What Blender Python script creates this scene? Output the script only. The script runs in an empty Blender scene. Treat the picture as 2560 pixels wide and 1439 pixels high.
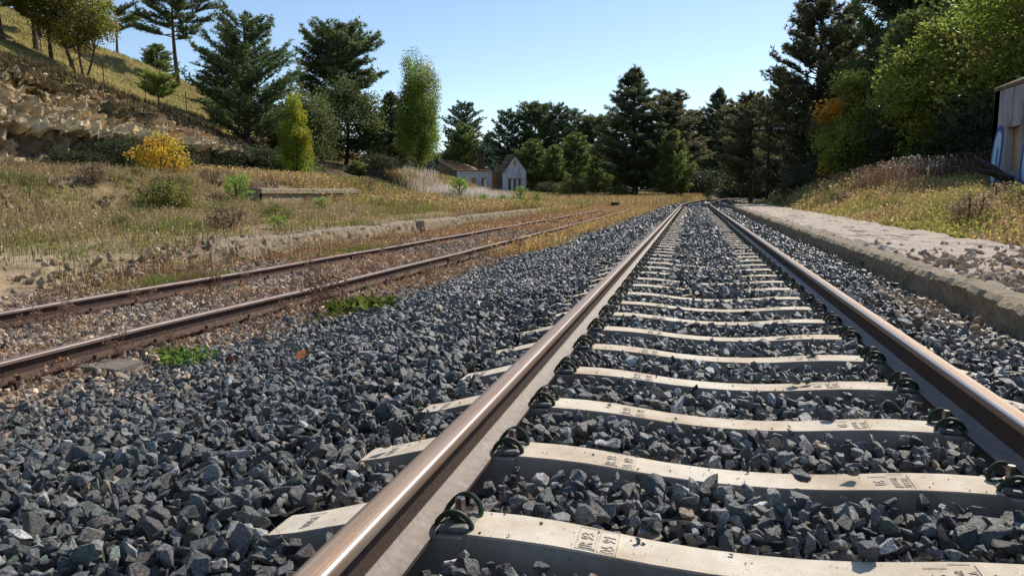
import bpy, bmesh, math, random
import numpy as np
from mathutils import Vector, Matrix, noise as mn

random.seed(7); rng = np.random.default_rng(7)
S = bpy.context.scene
COL = S.collection
PI = math.pi

# ------------------------------------------------------------------ helpers
def link(name, me, mats=None, parent=None):
    o = bpy.data.objects.new(name, me)
    COL.objects.link(o)
    if mats and me is not None and len(me.materials) == 0:
        for m in (mats if isinstance(mats, (list, tuple)) else [mats]):
            me.materials.append(m)
    if parent is not None:
        o.parent = parent
    return o

def tag(o, label=None, cat=None, group=None, kind=None):
    if label: o['label'] = label
    if cat: o['category'] = cat
    if group: o['group'] = group
    if kind: o['kind'] = kind
    return o

def root(name, loc, rz=0.0, label=None, cat=None, group=None):
    o = bpy.data.objects.new(name, None)
    o.empty_display_size = .1
    COL.objects.link(o)
    o.location = loc
    o.rotation_euler = (0, 0, rz)
    return tag(o, label, cat, group)

def np_mesh(name, V, F, col=None, mat_idx=None, smooth=False):
    """V (n,3), F (m,k) equal sized polygons; col (n,3) point colours"""
    V = np.ascontiguousarray(V, dtype=np.float32); F = np.ascontiguousarray(F, dtype=np.int32)
    me = bpy.data.meshes.new(name)
    n, (m, k) = len(V), F.shape
    me.vertices.add(n); me.vertices.foreach_set('co', V.ravel())
    me.loops.add(m * k); me.loops.foreach_set('vertex_index', F.ravel())
    me.polygons.add(m)
    me.polygons.foreach_set('loop_start', np.arange(m, dtype=np.int32) * k)
    me.polygons.foreach_set('use_smooth', np.full(m, smooth, dtype=bool))
    if mat_idx is not None:
        me.polygons.foreach_set('material_index', np.ascontiguousarray(mat_idx, dtype=np.int32))
    if col is not None:
        a = me.color_attributes.new('Col', 'FLOAT_COLOR', 'POINT')
        c = np.ones((n, 4), dtype=np.float32); c[:, :3] = col
        a.data.foreach_set('color', c.ravel())
    me.update(calc_edges=True)
    return me

class MB:
    """collects polygons, with material slots"""
    def __init__(s): s.v, s.f, s.m = [], [], []
    def add(s, v, f, mi=0, M=None):
        b = len(s.v)
        for p in v:
            p = Vector(p)
            s.v.append(M @ p if M is not None else p)
        for q in f:
            s.f.append([b + i for i in q]); s.m.append(mi)
    def box(s, x0, x1, y0, y1, z0, z1, mi=0, M=None):
        s.add([(x0,y0,z0),(x1,y0,z0),(x1,y1,z0),(x0,y1,z0),(x0,y0,z1),(x1,y0,z1),(x1,y1,z1),(x0,y1,z1)],
              [(3,2,1,0),(4,5,6,7),(0,1,5,4),(1,2,6,5),(2,3,7,6),(3,0,4,7)], mi, M)
    def cyl(s, c, r, h, n=12, mi=0, r2=None, M=None, rot=0.0):
        r2 = r if r2 is None else r2
        v = [(c[0]+r*math.cos(rot+2*PI*i/n), c[1]+r*math.sin(rot+2*PI*i/n), c[2]) for i in range(n)]
        v += [(c[0]+r2*math.cos(rot+2*PI*i/n), c[1]+r2*math.sin(rot+2*PI*i/n), c[2]+h) for i in range(n)]
        f = [(i, (i+1) % n, n+(i+1) % n, n+i) for i in range(n)]
        f += [tuple(range(n-1, -1, -1)), tuple(range(n, 2*n))]
        s.add(v, f, mi, M)
    def tube(s, pts, rad, n=6, mi=0, closed=False, M=None):
        pts = [Vector(p) for p in pts]; L = len(pts)
        if not isinstance(rad, (list, tuple)): rad = [rad]*L
        v, f = [], []
        up = Vector((0, 0, 1)); prev = None
        for i, p in enumerate(pts):
            a = pts[(i-1) % L] if (closed or i > 0) else p
            b = pts[(i+1) % L] if (closed or i < L-1) else p
            t = (b-a).normalized()
            if prev is None:
                r = t.cross(up if abs(t.z) < .9 else Vector((1, 0, 0))).normalized()
            else:
                r = (prev - t*prev.dot(t)).normalized()
            prev = r; u = t.cross(r)
            for k in range(n):
                w = 2*PI*k/n
                v.append(p + (r*math.cos(w)+u*math.sin(w))*rad[i])
        m = L if closed else L-1
        for i in range(m):
            for k in range(n):
                a, b = i*n+k, i*n+(k+1) % n
                c, d = ((i+1) % L)*n+(k+1) % n, ((i+1) % L)*n+k
                f.append((a, b, c, d))
        if not closed:
            f.append(tuple(range(n-1, -1, -1))); f.append(tuple((L-1)*n+k for k in range(n)))
        s.add(v, f, mi, M)
    def mesh(s, name, smooth=False, bevel=0.0):
        me = bpy.data.meshes.new(name)
        me.from_pydata([tuple(p) for p in s.v], [], s.f)
        me.polygons.foreach_set('material_index', s.m)
        bm = bmesh.new(); bm.from_mesh(me)
        bmesh.ops.recalc_face_normals(bm, faces=bm.faces)
        if bevel > 0:
            ed = [e for e in bm.edges if len(e.link_faces) == 2 and e.calc_face_angle(0) > .6]
            bmesh.ops.bevel(bm, geom=ed, offset=bevel, segments=2, affect='EDGES', clamp_overlap=True)
        bm.to_mesh(me); bm.free()
        if smooth:
            me.polygons.foreach_set('use_smooth', [True]*len(me.polygons))
            try: me.set_sharp_from_angle(angle=math.radians(40))
            except Exception: pass
        me.update()
        return me
    def build(s, name, mats, parent=None, smooth=False, bevel=0.0):
        return link(name, s.mesh(name, smooth, bevel), mats, parent)

# ------------------------------------------------------------------ materials
def newmat(name):
    m = bpy.data.materials.new(name); m.use_nodes = True
    nt = m.node_tree; nt.nodes.clear()
    out = nt.nodes.new('ShaderNodeOutputMaterial')
    return m, nt, out
def N(nt, t, **kw):
    n = nt.nodes.new('ShaderNode'+t)
    for k, v in kw.items():
        if k in n.inputs: n.inputs[k].default_value = v
        else: setattr(n, k, v)
    return n
def noise_tex(nt, scale, detail=4, rough=.55, vec=None, w=None):
    n = N(nt, 'TexNoise'); n.inputs['Scale'].default_value = scale
    n.inputs['Detail'].default_value = detail; n.inputs['Roughness'].default_value = rough
    if vec is not None: nt.links.new(vec, n.inputs['Vector'])
    return n.outputs['Fac']
def ramp(nt, fac, stops):
    r = N(nt, 'ValToRGB'); cr = r.color_ramp
    while len(cr.elements) < len(stops): cr.elements.new(.5)
    for e, (p, c) in zip(cr.elements, stops):
        e.position = p; e.color = tuple(c)+(1,) if len(c) == 3 else c
    nt.links.new(fac, r.inputs['Fac'])
    return r.outputs['Color']
def mixc(nt, a, b, fac, mode='MIX'):
    n = N(nt, 'MixRGB'); n.blend_type = mode
    for i, x in ((1, a), (2, b)):
        if hasattr(x, 'links') or isinstance(x, bpy.types.NodeSocket): nt.links.new(x, n.inputs[i])
        else: n.inputs[i].default_value = tuple(x)+(1,)
    if isinstance(fac, bpy.types.NodeSocket): nt.links.new(fac, n.inputs[0])
    else: n.inputs[0].default_value = fac
    return n.outputs[0]
def finish(nt, out, col, rough=.8, bump=None, bd=.3, dist=.01, metal=0, spec=.5, transl=0.0):
    p = N(nt, 'BsdfPrincipled')
    if isinstance(col, bpy.types.NodeSocket): nt.links.new(col, p.inputs['Base Color'])
    else: p.inputs['Base Color'].default_value = tuple(col)+(1,)
    if isinstance(rough, bpy.types.NodeSocket): nt.links.new(rough, p.inputs['Roughness'])
    else: p.inputs['Roughness'].default_value = rough
    p.inputs['Metallic'].default_value = metal
    p.inputs['Specular IOR Level'].default_value = spec
    if bump is not None:
        b = N(nt, 'Bump'); b.inputs['Strength'].default_value = bd; b.inputs['Distance'].default_value = dist
        nt.links.new(bump, b.inputs['Height']); nt.links.new(b.outputs[0], p.inputs['Normal'])
    sh = p.outputs[0]
    if transl > 0:
        t = N(nt, 'BsdfTranslucent')
        if isinstance(col, bpy.types.NodeSocket): nt.links.new(col, t.inputs['Color'])
        else: t.inputs['Color'].default_value = tuple(col)+(1,)
        mx = N(nt, 'MixShader'); mx.inputs[0].default_value = transl
        nt.links.new(sh, mx.inputs[1]); nt.links.new(t.outputs[0], mx.inputs[2]); sh = mx.outputs[0]
    nt.links.new(sh, out.inputs['Surface'])
def objvec(nt): return N(nt, 'TexCoord').outputs['Object']
def geovec(nt): return N(nt, 'NewGeometry').outputs['Position']
def attr(nt): 
    a = N(nt, 'Attribute'); a.attribute_name = 'Col'; return a.outputs['Color']

def m_attr(name, rough, transl=0.0, spec=.3, var=None, bumps=None, bd=.5, dist=.01):
    m, nt, out = newmat(name)
    c = attr(nt)
    if var:
        sc, lo, hi = var
        f = noise_tex(nt, sc, 5, .65, geovec(nt))
        g = ramp(nt, f, [(.3, (lo,)*3), (.7, (hi,)*3)])
        c = mixc(nt, c, g, 1.0, 'MULTIPLY')
    b = noise_tex(nt, bumps, 6, .7, geovec(nt)) if bumps else None
    finish(nt, out, c, rough, b, bd, dist, 0, spec, transl)
    return m
MROCK = m_attr('crushed_stone', .42, 0, .6, (120, .30, 1.9), 70, 1.0, .010)
MPEBBLE = m_attr('limestone_rubble', .8, 0, .3, (60, .7, 1.3), 60, .7, .006)
MGRASS = m_attr('grass_blades', .65, .45, .25)
MLEAF = m_attr('leaves', .5, .58, .4)
MNEEDLE = m_attr('pine_needles', .5, .45, .45)
MGROUND = m_attr('earth', .95, 0, .1, (3.0, .65, 1.4), 14, .9, .05)
MCLIFF = m_attr('eroded_rock', .95, 0, .1, (2.6, .75, 1.55), 9, 1.0, .09)

def m_concrete(name, base, speck=True):
    m, nt, out = newmat(name); v = objvec(nt)
    f = noise_tex(nt, 7, 5, .6, v); g = noise_tex(nt, 260, 2, .5, v)
    c = ramp(nt, f, [(.3, [x*.82 for x in base]), (.7, [x*1.08 for x in base])])
    s = ramp(nt, g, [(.30, (.62, .6, .56)), (.42, (1, 1, 1)), (.66, (1, 1, 1)), (.74, (1.25, 1.25, 1.25))])
    c = mixc(nt, c, s, .8, 'MULTIPLY')
    d_ = ramp(nt, noise_tex(nt, 2.3, 5, .7, geovec(nt)), [(.40, (1, 1, 1)), (.55, (.86, .80, .72)), (.72, (.60, .50, .41))])
    c = mixc(nt, c, d_, .9, 'MULTIPLY')
    e_ = ramp(nt, noise_tex(nt, 38, 4, .75, geovec(nt)), [(.30, (.62, .58, .52)), (.40, (1, 1, 1))])
    c = mixc(nt, c, e_, .8, 'MULTIPLY')
    finish(nt, out, c, .85, g, .45, .003, 0, .2)
    return m
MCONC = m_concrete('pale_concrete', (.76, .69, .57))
MCONCSIDE = m_concrete('shade_toned_concrete_side', (.33, .29, .24))  # darker, warmer tone paints the shade on the sleeper sides
def m_noise(name, stops, scale, rough=.8, bs=40, bd=.4, dist=.01, metal=0, stretch=None, detail=5, spec=.4, geo=False):
    m, nt, out = newmat(name); v = geovec(nt) if geo else objvec(nt)
    if stretch:
        mp = N(nt, 'Mapping'); mp.inputs['Scale'].default_value = stretch
        nt.links.new(v, mp.inputs['Vector']); v = mp.outputs[0]
    c = ramp(nt, noise_tex(nt, scale, detail, .65, v), stops)
    finish(nt, out, c, rough, noise_tex(nt, bs, 5, .65, v), bd, dist, metal, spec)
    return m
MRAILTOP = m_noise('worn_rail_head', [(.28, (.34, .17, .07)), (.42, (.29, .18, .11)), (.6, (.33, .25, .19)), (.75, (.42, .35, .29))], 7, .46, 300, .5, .0015, .25, (14, .18, 6))
MRAILGLEAM = m_noise('polished_rail_corner', [(.3, (.50, .45, .41)), (.7, (.68, .64, .60))], 8, .28, 200, .1, .0005, .9, (6, .35, 6))
MRAILSIDE = m_noise('rusty_rail_web', [(.3, (.045, .028, .022)), (.5, (.085, .052, .036)), (.62, (.055, .038, .030)), (.78, (.19, .14, .105))], 22, .8, 90, .9, .004, .05, (1, .6, 1.4))
MRAILFOOT = m_noise('rail_foot_steel', [(.3, (.125, .095, .075)), (.6, (.205, .170, .145)), (.8, (.34, .30, .26))], 34, .5, 260, .8, .002, .1)
MOLDRAIL = m_noise('old_rail_rust', [(.3, (.045, .026, .02)), (.7, (.11, .06, .042))], 18, .8, 100, .5, .003, .05)
MOLDTOP = m_noise('old_rail_head', [(.3, (.17, .11, .09)), (.7, (.34, .28, .26))], 12, .5, 200, .3, .001, .35, (6, .4, 6))
MGREEN = m_noise('green_painted_steel', [(.3, (.010, .016, .009)), (.55, (.026, .050, .022)), (.75, (.060, .045, .028))], 40, .62, 200, .4, .001, .05)
MBOLT = m_noise('bolt_steel', [(.3, (.10, .075, .06)), (.7, (.30, .26, .24))], 60, .38, 200, .3, .001, .7)
MPLATE = m_noise('grey_guide_plate', [(.3, (.10, .10, .09)), (.7, (.2, .2, .18))], 30, .6)
MMARKSHADE = m_noise('shade_brown_marks', [(.35, (.34, .28, .21)), (.6, (.68, .62, .51))], 45, .95)  # dirt brown stands in for the shade inside the pressed marks
MWOOD = m_noise('weathered_timber', [(.3, (.13, .11, .09)), (.7, (.36, .31, .25))], 12, .9, 60, .8, .01, 0, (.6, 8, 8))
MDARKWOOD = m_noise('dark_timber', [(.3, (.018, .013, .01)), (.7, (.06, .045, .035))], 12, .85, 60, .8, .01, 0, (8, 8, .6))
MKERB = m_noise('lichen_stone_kerb', [(.25, (.20, .155, .095)), (.45, (.42, .34, .22)), (.6, (.33, .28, .20)), (.78, (.60, .51, .36))], 4, .95, 22, 1.0, .05, geo=True)
MPAVE = m_noise('cracked_paving', [(.25, (.34, .26, .19)), (.42, (.66, .54, .43)), (.6, (.56, .47, .38)), (.8, (.78, .67, .55))], 2.6, .9, 24, 1.0, .04, geo=True, stretch=(1, 1.8, 1))
MBARK = m_noise('bark', [(.3, (.045, .032, .025)), (.7, (.13, .095, .07))], 8, .95, 20, 1.0, .04, 0, (4, 4, .8))
MPALEBARK = m_noise('orange_pine_bark', [(.3, (.07, .045, .03)), (.7, (.19, .12, .075))], 8, .95, 20, 1.0, .04, 0, (4, 4, .8))
MPLASTER = m_noise('stained_white_plaster', [(.28, (.30, .30, .29)), (.42, (.66, .68, .70)), (.75, (.82, .84, .87))], 1.1, .9, 9, .5, .03, 0, (2.2, 2.2, .45))
MPLASTER2 = m_noise('stained_grey_plaster', [(.3, (.16, .15, .15)), (.5, (.36, .35, .37)), (.75, (.52, .52, .54))], 1.4, .9, 12, .6, .03, 0, (2.5, 2.5, .5))
MRUBBLEWALL = m_noise('rubble_masonry', [(.3, (.09, .07, .055)), (.7, (.22, .18, .14))], 4, .95, 8, 1.0, .08)
MOCHRE = m_noise('ochre_plaster', [(.3, (.42, .27, .13)), (.7, (.62, .43, .22))], 3, .9)
MTILE = m_noise('mossy_roof_tile', [(.3, (.14, .10, .06)), (.5, (.27, .21, .14)), (.75, (.42, .36, .28))], 5, .95, 14, 1.0, .06)
MBRICK = m_noise('dark_red_brick', [(.3, (.07, .04, .03)), (.7, (.16, .09, .065))], 8, .95, 30, .6, .02)
MBLUE = m_noise('dark_blue_paint', [(.3, (.03, .09, .33)), (.7, (.05, .13, .45))], 8, .7)
MCYAN = m_noise('pale_blue_paint', [(.3, (.42, .68, .76)), (.7, (.52, .78, .84))], 10, .7)
MWHITE = m_noise('white_porcelain', [(.3, (.7, .7, .7)), (.7, (.85, .85, .85))], 8, .3)
MIRON = m_noise('rusty_iron', [(.3, (.06, .035, .025)), (.7, (.16, .085, .05))], 12, .8)
MDRYSTEM = m_noise('dry_stem', [(.3, (.14, .07, .04)), (.7, (.28, .15, .09))], 20, .9)

# ------------------------------------------------------------------ terrain
def ip(x,xs,ys): return np.interp(x,xs,ys)
def trk(Y):
    Y=np.asarray(Y,float)
    return np.where(Y>44,np.clip(Y-44,0,None)**2/680.0,0.0)
def sm(x,a,b):
    t=np.clip((x-a)/(b-a),0,1); return t*t*(3-2*t)
def ground(X,Y):
    X=np.asarray(X,float);Y=np.asarray(Y,float)
    Xr=X-trk(Y)
    # formation of the main line and the side track
    c=ip(Xr,[-8.3,-6.6,-5.7,-4.4,-3.9,-3.3,-1.75,1.6,2.6,5],[-.40,-.36,-.325,-.325,-.37,-.34,-.13,-.13,-.17,-.17])
    field=ip(Y,[40,55,80,110,160],[-.40,-.3,.25,.5,.9])
    left=np.where(Xr<-3.4,field,c)
    wl=(1-ip(Xr,[-4.1,-3.3],[0,1]))*sm(Y,40,50)
    z=c*(1-wl)+left*wl
    # old left platform and terrace
    endp=1-sm(Y,38,50)
    plat=ip(-X,[8.3,8.36,12,15.6,17.2,24],[0,.40,.46,.75,1.6,2.2])
    pl2=ip(-X,[8.3,16,17,30],[0,.3,.5,1.6])*ip(Y,[60,85],[1,.35])+np.clip(field+.40,0,2)
    near=1-sm(Y,9.5,12)
    plat=plat*(1-near)+ip(-X,[8.3,9.3,12,15.6,17.2,24],[0,.36,.46,.75,1.6,2.2])*near
    w=np.where(X<-8.3,endp,0)
    z=np.where(X<-8.3,-.40+plat*w+pl2*(1-w),z)
    z=np.where((X<-8.3)&(w<1),np.maximum(z,-.4),z)
    # terrace beyond, facing the camera
    b=sm(Y,55.6,56.6)*(1-sm(Y,66,90))*ip(-X,[20.8,22.6],[0,1])
    z=z+b*1.5
    # hill on the left
    ct=ip(Y,[-20,0,20,29,33.6,36.4,39.5,42.5,45.7,50,60,75,88,110],[8.0,7.5,7.1,6.7,6.15,5.7,5.15,4.6,4.25,3.7,3.0,2.2,1.0,.9])
    fz=ip(Y,[-20,10,35,42,50,60,70,90,110,160],[10,9,8.2,7.6,7.0,5.8,4.8,3.6,2.6,2.0])
    sl=ip(Y,[0,70,90,120,200],[.45,.45,.38,.22,.1])
    hz=np.where(X>-37,ip(-X,[30,37],[0,1])*(fz-ct)+ct,fz+sl*(np.minimum(-X,78)-37)-.3*np.clip(-X-78,0,200)*sl)
    hw=sm(-X,25.5,30.4)
    z=np.where(X<-25.5,z*(1-hw)+hz*hw,z)
    z=z+1.3*np.exp(-((X+47)**2+(Y-63)**2)/100)*(X<-28)
    # right bank
    rb=ip(Y,[0,15,27,33,44,60,100],[.5,.42,.42,.95,.95,.45,.4])
    rz=ip(Xr,[3.9,4.6,8,14,40,90],[0,.05,1,1.35,5,13])*rb
    z=np.where(Xr>3.9,-.17+rz+.28*sm(Xr,3.9,4.3)*(1-sm(Y,30,40)),z)
    z=np.where(Y>110,z+sm(Y,110,200)*1.0,z)
    return z

def gz(x, y): return float(ground(np.array([x]), np.array([y]))[0])

_lat = rng.random((256, 256)).astype(np.float32)
def vnoise(x, y, s):
    """cheap value noise, numpy"""
    x = np.asarray(x)*s+1000.3; y = np.asarray(y)*s+1000.7
    xi = np.floor(x).astype(int); yi = np.floor(y).astype(int)
    fx = x-xi; fy = y-yi; fx = fx*fx*(3-2*fx); fy = fy*fy*(3-2*fy)
    g = lambda a, b: _lat[a % 256, b % 256]
    return (g(xi, yi)*(1-fx)+g(xi+1, yi)*fx)*(1-fy)+(g(xi, yi+1)*(1-fx)+g(xi+1, yi+1)*fx)*fy
def fbm(x, y, s, o=4):
    r = 0; a = 1; t = 0
    for i in range(o):
        r = r+a*vnoise(x+i*17.1, y-i*9.3, s*2**i); t += a; a *= .5
    return r/t
def lerp(a, b, t): return a*(1-t)+b*t

def ground_col(X, Y):
    Xr = X-trk(Y)
    n = fbm(X, Y, .35)[:, None]; n2 = fbm(X+50, Y, 1.6)[:, None]
    straw = np.array([.28, .205, .11]); green = np.array([.085, .095, .03]); tan = np.array([.40, .32, .22])
    dark = np.array([.045, .048, .05]); pink = np.array([.33, .235, .165]); hill = np.array([.27, .215, .075])
    c = lerp(straw, green, np.clip((n-.42)*3.5, 0, 1))
    c = lerp(c, tan, np.clip((n2-.62)*3, 0, 1)*.6)
    w = ((Xr > -3.5) & (Xr < 2.0) & (Y < 150))[:, None]
    c = np.where(w, dark, c)
    w = ((Xr > -8.35) & (Xr <= -3.5) & (Y < 60))[:, None]
    c = np.where(w, lerp(pink, tan, np.clip((n2-.3)*2, 0, 1)), c)
    w = np.clip(1-np.abs(-X-9.8)/2.2, 0, 1)[:, None]*((X < -8.35) & (Y < 30))[:, None]
    c = lerp(c, tan*1.25, w*np.clip((n2-.25)*2.5, 0, 1))
    w = ((X < -29) & (Y < 120))[:, None]
    hc = lerp(hill, green*1.0, np.clip((n-.5)*3, 0, 1)*.5)
    c = np.where(w, hc, c)
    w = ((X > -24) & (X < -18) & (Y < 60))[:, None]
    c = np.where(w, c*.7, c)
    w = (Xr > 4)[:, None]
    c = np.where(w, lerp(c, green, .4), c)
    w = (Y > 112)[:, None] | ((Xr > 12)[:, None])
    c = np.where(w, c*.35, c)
    return c

def build_ground():
    xs = np.concatenate([np.array([-600, -450, -330, -250, -190, -150, -125]), np.arange(-105, -45, 1.2), np.arange(-45, -17.5, .55),
        np.arange(-17.5, -8.5, .35), [-8.345, -8.30], np.arange(-8.1, -3.5, .3), np.arange(-3.5, 4.6, .27), np.arange(4.8, 16, .45),
        np.arange(16, 60, 1.6), [62, 70, 85, 110, 150, 210, 300, 420, 600]])
    ys = np.concatenate([[-60, -30, -15], np.arange(-8, 60, .5), np.arange(60, 130, .9), np.arange(130, 240, 4), [245, 270, 310, 370, 450, 560, 700]])
    X, Y = np.meshgrid(xs, ys); sh = X.shape; X = X.ravel(); Y = Y.ravel()
    Z = ground(X, Y)
    Xr = X-trk(Y)
    off = (Xr < -8.5) | (Xr > 4.3)
    Z = Z+np.where(off, (fbm(X, Y, .9)-.5)*.22, 0)+np.where(X < -28, (fbm(X+9, Y, .25)-.5)*.9, 0)
    idx = np.arange(len(X)).reshape(sh)
    F = np.stack([idx[:-1, :-1], idx[:-1, 1:], idx[1:, 1:], idx[1:, :-1]], -1).reshape(-1, 4)
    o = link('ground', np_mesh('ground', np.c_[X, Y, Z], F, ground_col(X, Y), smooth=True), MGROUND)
    tag(o, kind='structure')
build_ground()

def build_cliff():
    nu, nv = 620, 130
    ys = np.linspace(-4, 64, nu)
    V = np.zeros((nu*nv, 3)); C = np.zeros((nu*nv, 3))
    k = 0
    for y in ys:
        fade = min(1, max(0, (50-y)/12))
        xb = -23.6-.9*mn.noise(Vector((y*.16, 3.1, 0)))-.5*mn.noise(Vector((y*.6, 9.1, 0)))
        zb = gz(-23.4, y)-.25
        xt = -30.5-.6*mn.noise(Vector((y*.35, 1.7, 4)))
        zt = gz(-30.6, y)-.05
        for j in range(nv):
            v = j/(nv-1)
            # profile: foot slope, ledge band, overhang, upper rubble slope
            q = float(np.interp(v, [0, .04, .10, .13, .30, .33, .38, .45, .6, .8, .92, 1],
                                   [0, .02, .03, .11, .13, .02, .04, .16, .36, .64, .85, 1]))
            x = xb+(xt-xb)*q; z = zb+(zt-zb)*v
            p = Vector((x, y, z))
            st = mn.noise(Vector((1.3+.3*mn.noise(Vector((y*.3, 0, z))), y*.13, z*2.4)))          # strata
            bl = mn.noise(Vector((x*.5, y*.75, z*1.0)))
            wv = Vector((x*1.1+.8*mn.noise(Vector((y*.8, z, 2))), y*1.0+.8*mn.noise(Vector((y*.5, z*1.7, 8))), z*1.6+.8*mn.noise(Vector((y*.7, z, 5)))))
            cell = mn.cell(wv); cell2 = mn.cell(wv*2.3+Vector((5, 1, 2)))
            fine = mn.fractal(Vector((x*2.6, y*2.6, z*3.0)), .7, 2.1, 6)
            crack = max(0, .14-abs(mn.noise(Vector((y*1.6, z*.8, 7)))))*3
            up_ = min(1, max(0, (v-.45)*4))
            d = ((.22)*st+(.30+.25*up_)*bl+(.26+.14*up_)*(cell-.5)+.16*(cell2-.5)+.30*fine-crack*.45)*fade*min(1, 4*v+.15)*min(1, (1-v)*7+.05)
            V[k] = (x+d*.85, y+.10*bl+.05*fine, z+.30*fine*fade*min(1, (1-v)*5))
            w = mn.noise(Vector((y*.22, z*.55, 11)))
            col = np.array([.55, .42, .24])*(1-.5*max(0, w))+np.array([.15, .06, .03])*max(0, w*1.2)
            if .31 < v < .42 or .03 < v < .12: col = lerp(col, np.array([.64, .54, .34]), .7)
            if .12 < v < .31: col = lerp(col, np.array([.26, .22, .15]), .75)  # recess shade under the overhang, put into the rock colour
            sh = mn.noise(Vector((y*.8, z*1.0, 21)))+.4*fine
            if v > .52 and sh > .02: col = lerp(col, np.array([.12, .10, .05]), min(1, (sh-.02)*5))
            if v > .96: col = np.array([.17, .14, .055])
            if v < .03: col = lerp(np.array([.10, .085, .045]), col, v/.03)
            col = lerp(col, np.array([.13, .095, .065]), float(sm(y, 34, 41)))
            C[k] = col*(.85+.3*cell); k += 1
    idx = np.arange(nu*nv).reshape(nu, nv)
    F = np.stack([idx[:-1, :-1], idx[1:, :-1], idx[1:, 1:], idx[:-1, 1:]], -1).reshape(-1, 4)
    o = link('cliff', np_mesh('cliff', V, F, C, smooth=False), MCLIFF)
    tag(o, kind='structure')
build_cliff()

# ------------------------------------------------------------------ main line
def tpos(x, s):
    """track coordinates -> world: x to the right of the centre line, s along it"""
    t = trk(s); d = float(max(s-44, 0))/340.0
    a = math.atan(d)
    return float(t)+x*math.cos(a), s-x*math.sin(a), -a
RAIL = [(-.070, 0), (-.070, .0115), (-.030, .024), (-.0115, .040), (-.0085, .075), (-.0085, .108), (-.018, .119), (-.033, .127), (-.035, .146),
        (-.0325, .1525), (-.026, .1565), (-.014, .1585), (.014, .1585), (.026, .1565), (.0325, .1525), (.035, .146), (.033, .127), (.018, .119),
        (.0085, .108), (.0085, .075), (.0115, .040), (.030, .024), (.070, .0115), (.070, 0)]
# material per profile edge i -> i+1 : 0 head, 1 gleam, 2 web/side, 3 foot
REDGE = [2, 3, 3, 2, 2, 2, 2, 0, 0, 1, 0, 0, 0, 1, 0, 0, 2, 2, 2, 2, 3, 3, 2, 2]
def rail_mesh(name, path, scale=(1, 1), z0=-.01):
    """path: list of (x, y, angle, dz)"""
    n = len(RAIL); V, F, M = [], [], []
    for (x, y, a, dz) in path:
        ca, sa = math.cos(a), math.sin(a)
        for (u, w) in RAIL:
            V.append((x+u*scale[0]*ca, y+u*scale[0]*sa, z0+w*scale[1]+dz))
    for i in range(len(path)-1):
        for k in range(n):
            F.append((i*n+k, i*n+(k+1) % n, (i+1)*n+(k+1) % n, (i+1)*n+k)); M.append(REDGE[k])
    me = bpy.data.meshes.new(name); me.from_pydata(V, [], F+[tuple(range(n)), tuple((len(path)-1)*n+k for k in range(n-1, -1, -1))])
    M += [2, 2]
    me.polygons.foreach_set('material_index', M)
    bm = bmesh.new(); bm.from_mesh(me); bmesh.ops.recalc_face_normals(bm, faces=bm.faces); bm.to_mesh(me); bm.free()
    me.polygons.foreach_set('use_smooth', [True]*len(me.polygons))
    me.set_sharp_from_angle(angle=math.radians(38))
    return me
GX = .869
ss = list(np.arange(-2, 44, 2.0))+list(np.arange(44, 240, 1.5))
for sgn, lab in ((-1, 'left running rail of the main line, brown with a bright polished corner'),
                 (1, 'right running rail of the main line, its inner side dark, beside the stone platform')):
    path = []
    for s in ss:
        x, y, a = tpos(sgn*GX, s); path.append((x, y, a, 0))
    o = link('rail', rail_mesh('rail', path), [MRAILTOP, MRAILGLEAM, MRAILSIDE, MRAILFOOT])
    tag(o, lab, 'rail', 'rails of the main line')

# sleeper ------------------------------------------------------------
def sleeper_body():
    st = [-1.30, -1.285, -1.20, -1.10, -1.04, -.99, -.962, -.955, -.78, -.735, -.716, -.60, -.50, -.42, -.34, -.25, -.12]
    zt = [-.075, -.066, -.048, -.020, -.004, 0, 0, -.016, -.016, -.014, 0, -.001, -.006, -.013, -.022, -.031, -.039]
    wt = [.066, .070, .073, .075, .076, .077, .077, .077, .077, .077, .077, .077, .075, .073, .070, .068, .067]
    st = st+[0]+[-x for x in st[::-1]]; zt = zt+[-.041]+zt[::-1]; wt = wt+[.067]+wt[::-1]
    n = 6; V, F = [], []
    for x, z, w in zip(st, zt, wt):
        for p in [(-w-.062, -.22), (-w-.0015, z-.004), (-w+.003, z), (w-.003, z), (w+.0015, z-.004), (w+.062, -.22)]:
            V.append((x, p[0], p[1]))
    for i in range(len(st)-1):
        for k in range(n-1):
            F.append((i*n+k, i*n+k+1, (i+1)*n+k+1, (i+1)*n+k))
        F.append((i*n+n-1, i*n, (i+1)*n, (i+1)*n+n-1))
    F += [tuple(range(n)), tuple((len(st)-1)*n+k for k in range(n-1, -1, -1))]
    me = bpy.data.meshes.new('body'); me.from_pydata(V, [], F)
    bm = bmesh.new(); bm.from_mesh(me); bmesh.ops.recalc_face_normals(bm, faces=bm.faces); bm.to_mesh(me); bm.free()
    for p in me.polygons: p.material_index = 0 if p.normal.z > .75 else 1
    return me
BODY = sleeper_body(); BODY.materials.append(MCONC); BODY.materials.append(MCONCSIDE)

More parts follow.
